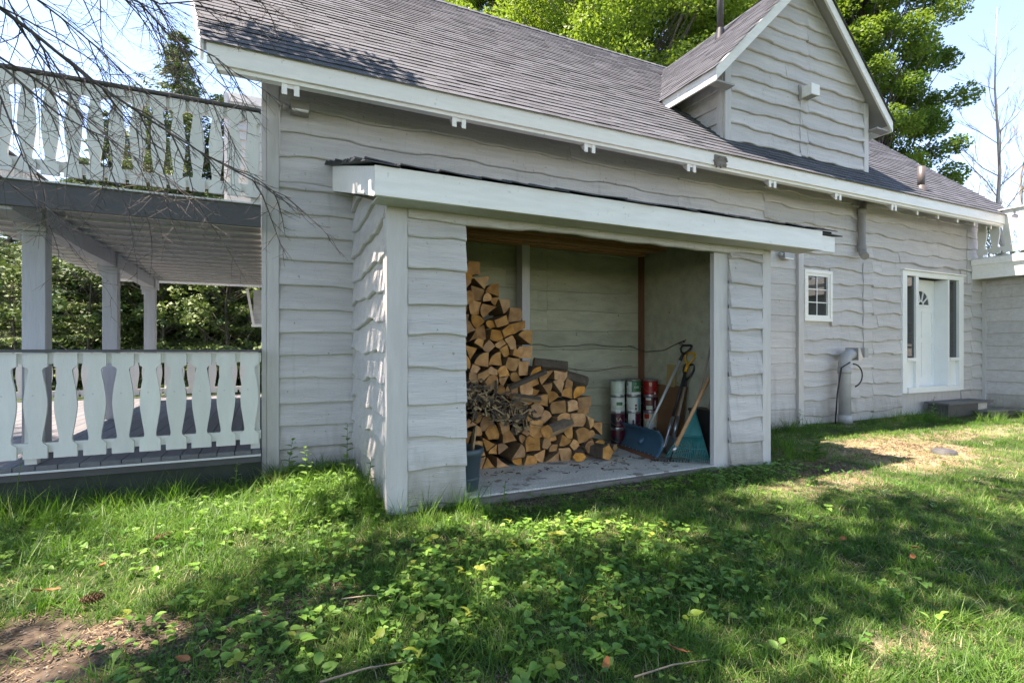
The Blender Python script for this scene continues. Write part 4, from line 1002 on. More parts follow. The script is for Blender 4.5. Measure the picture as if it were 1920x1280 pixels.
def can(x, y, z, base, patches, label, texts=(), rot=0):
    e = empty('paint_can', (x,y,z), R(-35+rot), label=label, cat='paint can', group='paint cans stacked in the shed corner')
    m = MB(); m.lathe([(0,0),(CR,0),(CR+.002,.004),(CR,.008),(CR,CH-.014),(CR+.003,CH-.010),(CR+.003,CH-.002),(CR-.004,CH),(CR-.008,CH-.004),(CR-.012,CH-.004)], 26); m.build('body', CC['tin'], e)
    m = MB(); m.lathe([(CR-.012,CH-.006),(CR-.016,CH+.001),(CR-.024,CH-.004),(.0,CH-.004)], 26); m.build('lid', CC['tin'], e)
    m = MB(); m.lathe([(CR+.0015,.014),(CR+.0015,CH-.02)], 26); lb = m.build('label', CC[base], e)
    for (col, a0, a1, z0, z1) in patches:
        m = MB(); patch(m, a0, a1, z0, z1); m.build('print', CC[col], lb, recalc=False)
    m = MB(); m.tube([((CR+.006)*sin(R(a)), -(CR+.006)*cos(R(a)), .12-.075*cos(R(a))**1) for a in range(-90,91,15)], .0022, 4); m.build('handle', CC['tin'], e)
    for (s, a, zz, size, col) in texts:
        cu = bpy.data.curves.new('lettering','FONT'); cu.body = s; cu.size = size; cu.align_x = 'CENTER'; cu.align_y = 'CENTER'; cu.extrude = .0006
        t = bpy.data.objects.new('tmp', cu); COL.objects.link(t); dg = bpy.context.evaluated_depsgraph_get(); me = bpy.data.meshes.new_from_object(t.evaluated_get(dg)); bpy.data.objects.remove(t)
        rr = CR+.0055
        for v in me.vertices:      # bend the word round the can
            th = R(a) + v.co.x/rr; zz_ = zz + v.co.y; q = rr + v.co.z; v.co = Vector((q*sin(th), -q*cos(th), zz_))
        me.materials.clear(); me.materials.append(CC[col]); link('lettering', me, lb)
    return e
c1, c2, c3 = (4.03,5.42), (4.235,5.36), (4.44,5.28)
zz = [.05+CH*i for i in range(4)]
can(*c1, zz[0], 'wine', [('dark',-40,10,.02,.1)], 'wine red paint can at the bottom of the left stack')
can(*c1, zz[1], 'wine', [('dark',-60,-20,.02,.17)], 'wine red paint can second from the floor in the left stack', [('LA',10,.12,.06,'cream')])
can(*c1, zz[2], 'white', [('green',-10,40,.09,.13),('pale',-40,30,.04,.09)], 'white and green paint can under the plain top can of the left stack')
can(*c1, zz[3], 'pale', [('white',10,40,.03,.16)], 'plain pale paint can on top of the left stack')
can(*c2, zz[0], 'wine', [], 'wine red paint can at the bottom of the middle stack')
can(*c2, zz[1], 'wine', [('white',-50,10,.06,.19),('dark',-12,2,.06,.11)], 'dark red and white paint can second from the floor in the middle stack')
can(*c2, zz[2], 'white', [('teal',30,60,.02,.18),('brown',8,24,.03,.06),('brown',8,24,.075,.10)], 'white paint can with a teal edge in the middle stack')
can(*c2, zz[3], 'green', [('white',-75,-18,.02,.18),('dark',-62,-50,.13,.165),('white',-18,70,.018,.05)], 'green and white lettered paint can on top of the middle stack', [('oo',22,.115,.062,'white'),('A',15,.155,.03,'white')])
can(*c3, zz[0], 'wine', [], 'wine red paint can at the bottom of the right stack')
can(*c3, zz[1], 'cream', [('red',-60,-15,.12,.18),('white',-40,30,.02,.07)], 'cream paint can with a red corner in the right stack')
can(*c3, zz[2], 'wine', [('white',-45,0,.15,.18),('brown',-45,0,.09,.15),('pale',-40,10,.03,.08),('white',30,36,.05,.15)], 'wine red paint can with a pale picture in the right stack')
can(*c3, zz[3], 'red', [('cream',-14,6,.125,.165),('white',24,42,.02,.045)], 'bright red paint can on top of the right stack', [('B',-4,.146,.03,'red')])
can(4.33, 5.50, zz[3], 'dark', [], 'dark paint can behind the red can at the back corner')
box('can_stand', (4.25, 5.41, .05), (4.42, 5.58, zz[3]-.002), CC['dark'], None, label='dark box behind the paint can stacks in the shed corner', cat='box')

# ------------------------------------------------------------------ boards leaning on the right wall
M['hardboard'] = mat('brown_hardboard', (.17,.085,.035), .75, .25, 3, bump=.2, coords='World')
M['ply'] = mat('yellow_plywood', (.34,.24,.09), .7, .2, 4, bump=.2, coords='World')
m = MB(); m.hexa([(4.42,4.78,.05),(4.44,4.78,.05),(4.44,5.35,.05),(4.42,5.35,.05),(4.57,4.78,.80),(4.59,4.78,.80),(4.59,5.35,.80),(4.57,5.35,.80)]); m.build('panel', M['hardboard'], None, label='brown hardboard panel leaning on the right shed wall behind the shovels', cat='panel')
m = MB(); m.hexa([(4.50,4.98,.05),(4.515,4.98,.05),(4.515,5.14,.05),(4.50,5.14,.05),(4.592,4.98,1.06),(4.605,4.98,1.06),(4.605,5.14,1.06),(4.592,5.14,1.06)]); m.build('panel', M['ply'], None, label='narrow yellow plywood strip leaning behind the silver shovel handle', cat='panel')

# ------------------------------------------------------------------ tools
M['bluep'] = mat('blue_plastic_blade', (.03,.095,.15), .35, .15, 5, bump=.06)
M['tealp'] = mat('teal_plastic', (.01,.17,.165), .35, .15, 6, bump=.05)
M['alu'] = mat('brushed_aluminium', (.5,.5,.5), .3, .1, 10, metal=.9, bump=.1)
M['pinkwood'] = mat('varnished_handle_wood', (.45,.24,.11), .45, .15, 4, (6,6,1), bump=.1)
M['greywood'] = mat('weathered_handle_wood', (.27,.21,.15), .7, .2, 4, (6,6,1), bump=.2)
M['yellowp'] = mat('yellow_grip', (.55,.27,.01), .4, .08, 5, bump=.05)
M['silverp'] = mat('silver_handle', (.42,.46,.44), .4, .1, 8, metal=.3, bump=.05)
def dgrip(root, c, d, w, h, side, mat_, name='grip'):
    """D shaped grip: c base point, d axis direction, side = crossbar direction"""
    c = Vector(c); d = Vector(d).normalized(); s = Vector(side).normalized(); m = MB()
    pts = [c, c+d*h*.25+s*w*.28, c+d*h*.6+s*w*.5, c+d*h*.95+s*w*.5, c+d*h+s*w*.4, c+d*h-s*w*.4, c+d*h*.95-s*w*.5, c+d*h*.6-s*w*.5, c+d*h*.25-s*w*.28, c]
    m.tube(pts, .013, 8); m.tube([c-d*.09, c+d*.02], [.021,.018], 10); return m.build(name, mat_, root)
# snow pusher
sp = empty('snow_pusher', (3.83,4.83,.05), label='wide curved blue snow pusher with a long silver handle', cat='snow shovel')
m = MB(); nu, nv = 14, 8
b0 = Vector((3.90,5.24,.07)); b1 = Vector((3.79,4.42,.07)); ax = (b1-b0); axn = ax.normalized(); bk_ = Vector((.99,.12,0)).normalized()
vs = []; 
for s_ in (0, 1):
    for j in range(nv+1):
        t = j/nv; z = .30*t; off = .10*(1-(2*t-1)**2)*1.0 + .03*t
        for i in range(nu+1):
            u = i/nu; rib = .004*cos(u*nu*pi)
            p = b0 + ax*u + bk_*(off+s_*.008+rib) + Vector((0,0,z+.0)); vs.append(p)
q = (nu+1)*(nv+1); fs = []
for j in range(nv):
    for i in range(nu):
        a = j*(nu+1)+i; fs += [(a,a+1,a+nu+2,a+nu+1), (q+a,q+a+nu+1,q+a+nu+2,q+a+1)]
for i in range(nu):
    a = nv*(nu+1)+i; fs += [(a,a+1,q+a+1,q+a), (i,q+i,q+i+1,i+1)]
for j in range(nv):
    a = j*(nu+1); fs += [(a,a+nu+1,q+a+nu+1,q+a), (a+nu,q+a+nu,q+a+2*nu+1,a+2*nu+1)]
m.add([v - sp.location for v in vs], fs, 0, True); m.build('blade', M['bluep'], sp)
m = MB(); L3 = lambda p: Vector(p) - sp.location
m.beam(L3(b0+Vector((-.005,0,-.003))), L3(b1+Vector((-.005,0,-.003))), .012, .05, (0,0,1)); m.build('wear_strip', M['stud'], sp)
m = MB()
for k in range(10): 
    p = b0 + ax*(k+.5)/10 + Vector((-.012,0,.035)); m.lathe([(0,-.004),(.005,-.003),(.005,.003),(0,.004)], 6, L3(p))
m.build('rivets', M['metal'], sp, kind='stuff')
hb = Vector((3.96,4.84,.20)); ht = on_x(1286, 652, 4.56)
m = MB(); m.tube([L3(hb), L3(hb.lerp(ht,.93))], .017, 10); m.build('handle', M['silverp'], sp)
dgrip(sp, L3(hb.lerp(ht,.93)), ht-hb, .13, .12, (.25,-1,0), M['black'])
m = MB(); m.tube([L3(Vector((3.90,4.84,.17))), L3(hb), L3(hb.lerp(ht,.12))], [.03,.028,.022], 10); m.build('socket', M['bluep'], sp)
# yellow grip aluminium snow shovel
def tool(name, base, label, cat_):
    e = empty(name, base, label=label, cat=cat_); return e
as_ = tool('grain_shovel', (4.10,4.62,.05), 'aluminium scoop shovel with a black shaft and yellow D grip', 'shovel')
L3 = lambda p: Vector(p) - as_.location
p0 = on_x(1247, 832, 4.18); p1 = on_x(1289, 684, 4.54)
m = MB(); m.tube([L3(p0.lerp(p1,.30)), L3(p0.lerp(p1,.97))], .018, 10); m.build('shaft', M['black'], as_)
m = MB(); m.tube([L3(p0+Vector((-.05,0,-.06))), L3(p0), L3(p0.lerp(p1,.16)), L3(p0.lerp(p1,.34))], [.022,.019,.018,.022], 10); m.build('ferrule', M['alu'], as_)
dgrip(as_, L3(p1), p1-p0, .12, .15, (.3,-1,0), M['yellowp'])
m = MB(); nu, nv = 10, 8; vs = []
dir_ = (p0-p1).normalized(); fw_ = Vector((dir_.x*1.0-.25, dir_.y, dir_.z*.9)).normalized(); sd = Vector((.15,-1,0)).normalized(); nn_ = fw_.cross(sd).normalized()
for j in range(nv+1):
    t = j/nv
    for i in range(nu+1):
        u = 2*i/nu-1; w = .15*min(1, (.25+t*2.2)); vs.append(L3(p0+Vector((-.03,0,-.03)) + fw_*(t*.26) + sd*(u*w) + nn_*(-.06*(1-u*u)*(1-.4*t))))
m.add(vs, [(j*(nu+1)+i, j*(nu+1)+i+1, (j+1)*(nu+1)+i+1, (j+1)*(nu+1)+i) for j in range(nv) for i in range(nu)], 0, True); bl = m.build('blade', M['alu'], as_)
sm_ = bl.modifiers.new('thick','SOLIDIFY'); sm_.thickness = .004
# third shovel with a black D grip
bs = tool('garden_spade', (4.3,4.60,.05), 'garden spade with a grey wooden shaft and black D grip', 'spade')
L3 = lambda p: Vector(p) - bs.location
q0 = on_x(1266, 806, 4.34); q1 = on_x(1287, 712, 4.54)
m = MB(); m.tube([L3(q0), L3(q1)], .018, 10); m.build('shaft', M['greywood'], bs)
dgrip(bs, L3(q1), q1-q0, .13, .19, (.3,-1,0), M['black'])
m = MB(); d = (q0-q1).normalized(); sd = Vector((.2,-1,0)).normalized()
m.tube([L3(q0-d*.16), L3(q0+d*.1)], [.021,.024], 10)
a = q0+d*.08; e_ = a+d*.30
m.hexa([L3(a-sd*.10),L3(a+sd*.10),L3(e_+sd*.09),L3(e_-sd*.09),L3(a-sd*.10+Vector((.005,0,.003))),L3(a+sd*.10+Vector((.005,0,.003))),L3(e_+sd*.09+Vector((.005,0,.003))),L3(e_-sd*.09+Vector((.005,0,.003)))]); m.build('blade', M['metal'], bs)
# leaf rake
lr = tool('leaf_rake', (4.0,4.2,.05), 'teal plastic leaf rake standing on its tines by the right jamb', 'rake')
L3 = lambda p: Vector(p) - lr.location
apx = on_y(1303, 770, 4.34); bl_ = on_z(1244, 862, .055); br_ = on_z(1331, 868, .055)
m = MB(); NT = 22
def fan(t, s): 
    b = bl_.lerp(br_, t) + Vector((0, 0, 0)); 
    arcz = Vector((0,-.03*sin(pi*t),0))
    p = apx.lerp(b + arcz, s); return p + Vector((-.02,-.03,0))*sin(pi*s)*.6
vs = []; ns = 12
for i in range(ns+1):
    for j in range(9):
        t = i/ns; s = .02+.50*j/8; vs.append(L3(fan(t, s)))
m.add(vs, [(i*9+j, i*9+j+1, (i+1)*9+j+1, (i+1)*9+j) for i in range(ns) for j in range(8)], 0, True)
hd_ = m.build('fan', M['tealp'], lr); sm_ = hd_.modifiers.new('thick','SOLIDIFY'); sm_.thickness = .006
for i in range(NT):
    t = i/(NT-1); m = MB()
    pts = [L3(fan(t, s)) for s in (.48,.65,.82,.95)]; tip = pts[-1] + Vector((-.035,-.035,-.012)); m.tube(pts+[tip], [.006,.0055,.005,.0045,.003], 5); m.build('tine', M['tealp'], lr)
m = MB(); m.tube([L3(fan(t, .74)) for t in np.linspace(0,1,12)], .005, 5); m.tube([L3(fan(t, .50)) for t in np.linspace(0,1,12)], .008, 5); m.tube([L3(fan(0, s)) for s in np.linspace(.02,.95,8)], .006, 5); m.tube([L3(fan(1, s)) for s in np.linspace(.02,.95,8)], .006, 5); m.build('rib', M['tealp'], lr)
tp = on_x(1342, 612, 4.50); m = MB(); m.tube([L3(apx.lerp(tp,-.12)), L3(apx.lerp(tp,1.25))], .0125, 8); m.build('handle', M['greywood'], lr)
m = MB(); m.tube([L3(apx.lerp(tp,-.14)), L3(apx.lerp(tp,.12))], [.02,.018], 8); m.build('socket', M['tealp'], lr)
# bow rake with the varnished handle
br = tool('garden_rake', (3.9,4.15,.05), 'garden rake with a pinkish varnished handle and black head beside the leaf rake', 'rake')
L3 = lambda p: Vector(p) - br.location
a0 = on_y(1264, 842, 4.17); a1 = on_y(1342, 684, 4.27)
m = MB(); m.tube([L3(a0), L3(a0.lerp(a1,1.35))], [.020,.018], 12); m.build('handle', M['pinkwood'], br)
m = MB(); m.tube([L3(a0.lerp(a1,-.02)), L3(a0.lerp(a1,.03))], .021, 12, cap=True); m.build('ferrule', M['metal'], br)
nk = on_z(1256, 862, .07)
m = MB(); m.tube([L3(a0), L3(a0.lerp(nk,.5)), L3(nk)], [.010,.007,.007], 6); h0 = on_z(1247,862,.08); h1 = on_z(1285,872,.08)
h0 = nk + Vector((-.14,.12,.01)); h1 = nk + Vector((.17,-.10,.01)); m.beam(L3(h0), L3(h1), .012, .02); m.build('head', M['black'], br)
for i in range(13):
    p = h0.lerp(h1, i/12); m = MB(); m.tube([L3(p), L3(p+Vector((-.02,-.02,-.04))), L3(p+Vector((-.035,-.04,-.062)))], [.005,.0045,.003], 5); m.build('tine', M['black'], br)
# grey pole behind and dark bin
pole = tool('pole', (4.4,4.45,.05), 'faded grey pole leaning behind the leaf rake', 'pole')
g0 = on_x(1318, 808, 4.46); g1 = on_x(1341, 720, 4.58); m = MB(); m.tube([g0.lerp(g1,-.5)-pole.location, g0.lerp(g1,1.5)-pole.location], .015, 8); m.build('shaft', M['greywood'], pole)
bn = tool('dark_bin', (4.50,4.33,.05), 'black plastic bin low behind the rakes at the right jamb', 'bin')
m = MB(); a, b, c, d_ = .075, .20, .095, .24
m.hexa([(-a,-b,0),(a,-b,0),(a,b,0),(-a,b,0),(-c,-d_,.50),(c,-d_,.50),(c,d_,.50),(-c,d_,.50)]); m.build('body', M['black'], bn)
m = MB(); m.box((-.105,-.25,.501),(.105,.25,.53)); m.build('rim', M['black'], bn)

# ------------------------------------------------------------------ small things on the lawn
st = on_z(1770, 846, .03)
e = empty('ground_cap', (st.x, st.y, .0), label='round dark drain cap set in the dry patch of the lawn', cat='drain cap')
m = MB(); m.lathe([(.125,-.05),(.125,.045),(.11,.05),(.0,.052)], 22); m.build('rim', M['rim'], e)
m = MB(); m.lathe([(.095,.0515),(.092,.058),(.0,.060)], 22); m.build('lid', M['rim'], e)
M['coneb'] = mat('pine_cone_scales', (.16,.09,.045), .8, .3, 20, bump=.4)
M['deadleaf'] = mat('dead_leaf', (.30,.11,.035), .8, .3, 14, bump=.3, objrand=.3)
def cone_mesh():
    m = MB(); rnd = random.Random(2)
    for k in range(90):
        t = k/90; z = t*.10; r = .014*sin(pi*min(1,(t*.9+.12)))+.004; a = k*2.4
        p = Vector((r*.5*cos(a), r*.5*sin(a), z)); d = Vector((cos(a),sin(a),.7)).normalized(); sdv = Vector((-sin(a),cos(a),0))
        q = p + d*r*1.3; w = .009
        m.add([p-sdv*w*.4, p+sdv*w*.4, q+sdv*w*.6, q+d*.004, q-sdv*w*.6], [(0,1,2,3,4)])
    m.tube([(0,0,0),(0,0,.05),(0,0,.10)], [.006,.010,.003], 8); return m.mesh('pine_cone', M['coneb'], recalc=False)
cm = cone_mesh()
for i, (px_, py_, rz, lab) in enumerate([(148,1128,1.5,'brown spruce cone on bare soil at the lower left'), (288,1012,2.0,'brown spruce cone in the sunlit grass at the left')]):
    p = on_z(px_, py_, .03); o = link('pine_cone', cm, None, label=lab, cat='cone'); o.location = (p.x,p.y,.035); o.rotation_euler = (R(85),0,rz)
def curl_leaf(L, w, seed):
    rnd = random.Random(seed); n = 7; vs = []; fs = []
    for i in range(n+1):
        t = i/n; hw = w*sin(pi*(.08+.88*t))**.8; c = .25*L*(t-.5)**2*4*.5
        for s in (-1,-.5,0,.5,1): vs.append(((t-.5)*L, s*hw, c + abs(s)*hw*.6 + rnd.uniform(-.002,.002)))
    for i in range(n):
        for j in range(4): a = i*5+j; fs.append((a,a+1,a+6,a+5))
    m = MB(); m.add(vs, fs, 0, True); me = m.mesh('dead_leaf', M['deadleaf']); return me
LM = [curl_leaf(.07,.014,1), curl_leaf(.045,.016,2), curl_leaf(.09,.014,3)]
leafspots = [(192,1062,.5,2,'pale brown curled leaf in the grass at the left'),(1272,1222,.9,2,'large rust coloured curled leaf in the lower centre of the lawn'),(1712,1046,.2,0,'rust coloured curled leaf in the shaded lawn at the right'),(1714,1028,.6,1,'small tan leaf just beyond the rust coloured leaf at the right'),(1136,1250,1.3,0,'brown leaf at the lower edge of the lawn near the centre'),(70,1110,.1,1,'orange leaf on the ground at the far left'),(100,1108,2.0,0,'grey brown bark flake near the orange leaf at the left'),(1130,880,.4,1,'orange leaf on the soil in front of the shed slab'),(604,948,.2,0,'tan leaf in the weeds left of the shed corner'),(1580,1012,.9,1,'brown leaf in the middle of the shaded lawn'),(345,1238,.8,0,'dark leaf on the bare soil near the bottom left')]
for (px_, py_, rz, k, lab) in leafspots:
    p = on_z(px_, py_, .05); o = link('dead_leaf', LM[k], None, label=lab, cat='leaf'); o.location = (p.x,p.y,.055); o.rotation_euler = (rnd.uniform(-.4,.4), rnd.uniform(-.4,.4), rz*3)
for i, (a, b, r, lab) in enumerate([((1190,1268),(1330,1236),.0035,'short grey stick near the bottom edge left of centre'), ((640,1122),(735,1118),.003,'thin pale stick lying in the broad leaves'), ((600,1278),(760,1240),.004,'grey stick in the grass at the bottom of the lawn')]):
    p = on_z(*a, .05); q = on_z(*b, .04); m = MB(); md_ = p.lerp(q,.5)+Vector((.01,.01,.005)); m.tube([p,md_,q], [r,r*.9,r*.6], 6); m.build('stick', M['greywood'], None, label=lab, cat='stick')
# ------------------------------------------------------------------ instanced ground cover
def scatter(name, pts, rots, scls, idxs, sources, label=None, cat=None):
    me = bpy.data.meshes.new(name); pts = np.asarray(pts, dtype=np.float32); n = len(pts)
    me.vertices.add(n); me.vertices.foreach_set('co', pts.ravel())
    a = me.attributes.new('rot','FLOAT_VECTOR','POINT'); a.data.foreach_set('vector', np.asarray(rots, dtype=np.float32).ravel())
    a = me.attributes.new('scl','FLOAT','POINT'); a.data.foreach_set('value', np.asarray(scls, dtype=np.float32))
    a = me.attributes.new('idx','INT','POINT'); a.data.foreach_set('value', np.asarray(idxs, dtype=np.int32))
    o = link(name, me, None, kind='stuff', label=label, cat=cat)
    ng = bpy.data.node_groups.new(name, 'GeometryNodeTree'); ng.interface.new_socket('Geometry', in_out='INPUT', socket_type='NodeSocketGeometry'); ng.interface.new_socket('Geometry', in_out='OUTPUT', socket_type='NodeSocketGeometry')
    N = ng.nodes.new; L = ng.links.new
    gi = N('NodeGroupInput'); go = N('NodeGroupOutput'); ip = N('GeometryNodeInstanceOnPoints'); jn = N('GeometryNodeJoinGeometry')
    for src in reversed(sources):
        oi = N('GeometryNodeObjectInfo'); oi.inputs['Object'].default_value = src; oi.inputs['As Instance'].default_value = True; L(oi.outputs['Geometry'], jn.inputs[0])
    def attr(nm, t):
        x = N('GeometryNodeInputNamedAttribute'); x.data_type = t; x.inputs[0].default_value = nm; return x.outputs[0]
    L(gi.outputs[0], ip.inputs['Points']); L(jn.outputs[0], ip.inputs['Instance']); ip.inputs['Pick Instance'].default_value = True
    L(attr('idx','INT'), ip.inputs['Instance Index']); L(attr('rot','FLOAT_VECTOR'), ip.inputs['Rotation']); L(attr('scl','FLOAT'), ip.inputs['Scale'])
    L(ip.outputs[0], go.inputs[0])
    md = o.modifiers.new('scatter','NODES'); md.node_group = ng; return o
def src(me): return bpy.data.objects.new(me.name, me)
def blade(vs, fs, base, h, w, az, lean, curl, seg=3):
    d = Vector((cos(az), sin(az), 0)); s = Vector((-sin(az+random.uniform(-.8,.8)), cos(az), 0)).normalized(); b = len(vs)
    for i in range(seg+1):
        t = i/seg; p = base + d*(lean*t*h + curl*t*t*h) + Vector((0,0,h*t*(1-.35*curl*t))); ww = w*(1-t)**.7*.5 if i < seg else 0
        if i < seg: vs += [p-s*ww, p+s*ww]
        else: vs.append(p)
    for i in range(seg-1): fs.append((b+2*i, b+2*i+1, b+2*i+3, b+2*i+2))
    fs.append((b+2*seg-2, b+2*seg-1, b+2*seg))
def tuft(n, h0, h1, w, rad, lean, curl, m_, seed, name='grass_tuft'):
    random.seed(seed); vs = []; fs = []
    for k in range(n):
        a = random.uniform(0, 6.28); r = rad*sqrt(random.random()); az = random.uniform(0, 6.28)
        blade(vs, fs, Vector((r*cos(a), r*sin(a), -.008)), random.uniform(h0, h1), w*random.uniform(.7,1.3), az, random.uniform(.05, lean), random.uniform(0, curl))
    me = bpy.data.meshes.new(name); me.from_pydata([tuple(v) for v in vs], [], fs); me.materials.append(m_); return me
g_src = [src(tuft(16, .03, .075, .0045, .05, .7, .8, M['grass'], k)) for k in range(5)]          # 0-4 lawn
g_src += [src(tuft(14, .02, .055, .004, .05, 1.2, .8, M['drygrass'], 20+k)) for k in range(2)]   # 5-6 dry
g_src += [src(tuft(18, .12, .30, .0055, .06, .6, 1.0, M['grass'], 30+k)) for k in range(3)]      # 7-9 long
g_src += [src(tuft(10, .06, .16, .005, .05, .8, 1.1, M['grass'], 40+k)) for k in range(2)]       # 10-11 mid
def blocked(x, y):
    if SX0-.02 < x < SX1+.02 and y > SHED_Y-.03: return True
    if 1.4 < x < 4.3 and y > SHED_Y-.09: return True
    if x < .02 and y > DKY0-.02: return True
    if y > WALL_Y-.05: return True
    if 11.0 < x < 13.3 and y > 4.62: return True
    if x > 13.62: return True
    return False
def grass():
    rnd = random.Random(99); P=[];Rr=[];Sc=[];I=[]
    tries = 0
    def add(x, y, i, s): P.append((x,y,ground_z(x,y))); Rr.append((rnd.gauss(0,.12),rnd.gauss(0,.12),rnd.uniform(0,6.28))); Sc.append(s); I.append(i)
    # cells of 0.2 m with density by distance from the camera
    for ix in range(-30, 82):
        for iy in range(-8, 29):
            x0, y0 = ix*.2, iy*.2; dist = max(1.2, sqrt(x0*x0+y0*y0)); 
            depth = SY*x0+CY*y0; lat = abs(CY*x0-SY*y0)
            vis = depth > 1.2 and lat < depth*1.15+.5
            dens = min(900, max(170, 3800/dist**1.6)) if vis else 60
            cnt = dens*.04; cnt = int(cnt) + (rnd.random() < cnt-int(cnt))
            for k in range(cnt):
                x = x0+rnd.random()*.2; y = y0+rnd.random()*.2
                if blocked(x, y): continue
                sa = soil_amt(x, y); da = dry_amt(x, y)
                if rnd.random() < sa*1.02 - .05: continue
                cl = vnoise(x, y, 3.0); 
                s = 1.0 + .5*cl
                ivy = max(0, 1-sqrt(((x-1.0)/1.5)**2+((y-2.55)/.95)**2))
                if rnd.random() < min(.3, ivy): continue
                if da > .25 and rnd.random() < da*.85:
                    if rnd.random() < .6: add(x, y, rnd.choice((5,6)), rnd.uniform(.7,1.3))
                    continue
                edge = y > 4.9 and x < .1 or (y > WALL_Y-.45 and x > 5) or (abs(x-SX0) < .22 and y > 3.6 and x < SX0)
                if edge and rnd.random() < .12: add(x, y, rnd.choice((7,8,9)), rnd.uniform(.4,.8)); continue
                if x < .9 and y > 3.9:
                    add(x, y, rnd.choice((0,1,2,3,10,11,10,11)), rnd.uniform(.8,1.35)); continue
                if rnd.random() < .06: add(x, y, rnd.choice((10,11)), rnd.uniform(.5,.95))
                elif rnd.random() < .10: add(x, y, rnd.choice((5,6)), rnd.uniform(.7,1.3))
                else: add(x, y, rnd.randrange(5), s*rnd.uniform(.75,1.25))
    # tall wisps at the deck edge and the shed corners
    for cx, cy, n, sp in ((-1.6,5.2,24,.45),(-.9,5.15,26,.35),(-2.4,5.2,24,.5),(1.15,3.82,9,.22),(1.45,3.85,10,.18),(.75,4.3,16,.2),(5.6,4.0,16,.22),(5.75,4.4,18,.3),(10.2,5.2,30,.6),(7.0,5.3,30,.7),(11.2,4.6,20,.4),(12.6,4.4,14,.5)):
        for k in range(n):
            x = cx+rnd.gauss(0,sp*.6); y = cy+rnd.gauss(0,.12)
            if blocked(x, y): continue
            add(x, y, rnd.choice((7,8,9)), rnd.uniform(.6,1.15))
    return scatter('lawn_grass', P, Rr, Sc, I, g_src, 'short green lawn grass with dry patches in front of the house', 'grass')
grass()

def leaf_poly(vs, fs, base, d, up, L, W, kind='heart'):
    """one creased leaf starting at base, pointing along d"""
    d = d.normalized(); s = d.cross(up).normalized(); n = s.cross(d).normalized()
    if kind == 'heart': prof = [(0,.0),(-.10,.30),(.05,.48),(.30,.50),(.58,.36),(.82,.16),(1,0)]
    elif kind == 'oval': prof = [(0,.0),(.10,.20),(.3,.42),(.55,.46),(.78,.30),(.93,.12),(1,0)]
    else: prof = [(0,0),(.25,.22),(.5,.28),(.75,.18),(1,0)]
    b = len(vs); k = len(prof)
    for t, w in prof:
        dro = -.22*t*t*L
        vs.append(base + d*(t*L if t>0 else 0) + n*dro)
    for sg in (-1, 1):
        for t, w in prof[1:-1]:
            vs.append(base + d*t*L + s*sg*w*W + n*(w*W*.35 - .22*t*t*L))
    for q, sg in enumerate((-1, 1)):
        o = b+k+q*(k-2)
        fs.append((b, b+1, o) if sg > 0 else (b, o, b+1))
        for i in range(k-3):
            fs.append((b+1+i, b+2+i, o+i+1, o+i) if sg > 0 else (b+1+i, o+i, o+i+1, b+2+i))
        fs.append((b+k-2, b+k-1, o+k-3) if sg > 0 else (b+k-2, o+k-3, b+k-1))
def plant(seed, nleaf, hmin, hmax, Lr, kind, m_, name, spread=.05, tilt=.5):
    random.seed(seed); vs = []; fs = []
    for k in range(nleaf):
        az = random.uniform(0, 6.28); h = random.uniform(hmin, hmax); r = random.uniform(.2,1)*spread
        top = Vector((r*cos(az), r*sin(az), h)); root = Vector((0,0,-.01))
        s = Vector((-sin(az),cos(az),0))*.0012; b = len(vs); vs += [root-s, root+s, top+s, top-s]; fs.append((b,b+1,b+2,b+3))
        L = random.uniform(*Lr); az2 = az + random.uniform(-1,1); ti = random.uniform(-tilt*.3, tilt)
        leaf_poly(vs, fs, top, Vector((cos(az2), sin(az2), ti)), Vector((random.uniform(-.25,.25),random.uniform(-.25,.25),1)), L, L*random.uniform(.8,.95) if kind == 'heart' else L*.75, kind)
    me = bpy.data.meshes.new(name); me.from_pydata([tuple(v) for v in vs], [], fs); me.materials.append(m_)
    me.polygons.foreach_set('use_smooth', [True]*len(fs)); return me
iv = [src(plant(100+k, n_, .02, .085, (.035,.062), 'heart', M['ivy'], 'leaf_plant')) for k, n_ in enumerate((2,3,3,4,5))]
iv += [src(plant(120+k, 4, .03, .08, (.035,.062), 'oval', M['ivy'], 'leaf_plant', .04, .9)) for k in range(2)]
iv_y = src(plant(150, 3, .02, .08, (.035,.06), 'heart', M['ivy_yellow'], 'leaf_plant'))
iv += [src(plant(130+k, 9, .01, .05, (.015,.028), 'oval', M['weed'], 'clover', .06)) for k in range(2)]
iv.append(iv_y)
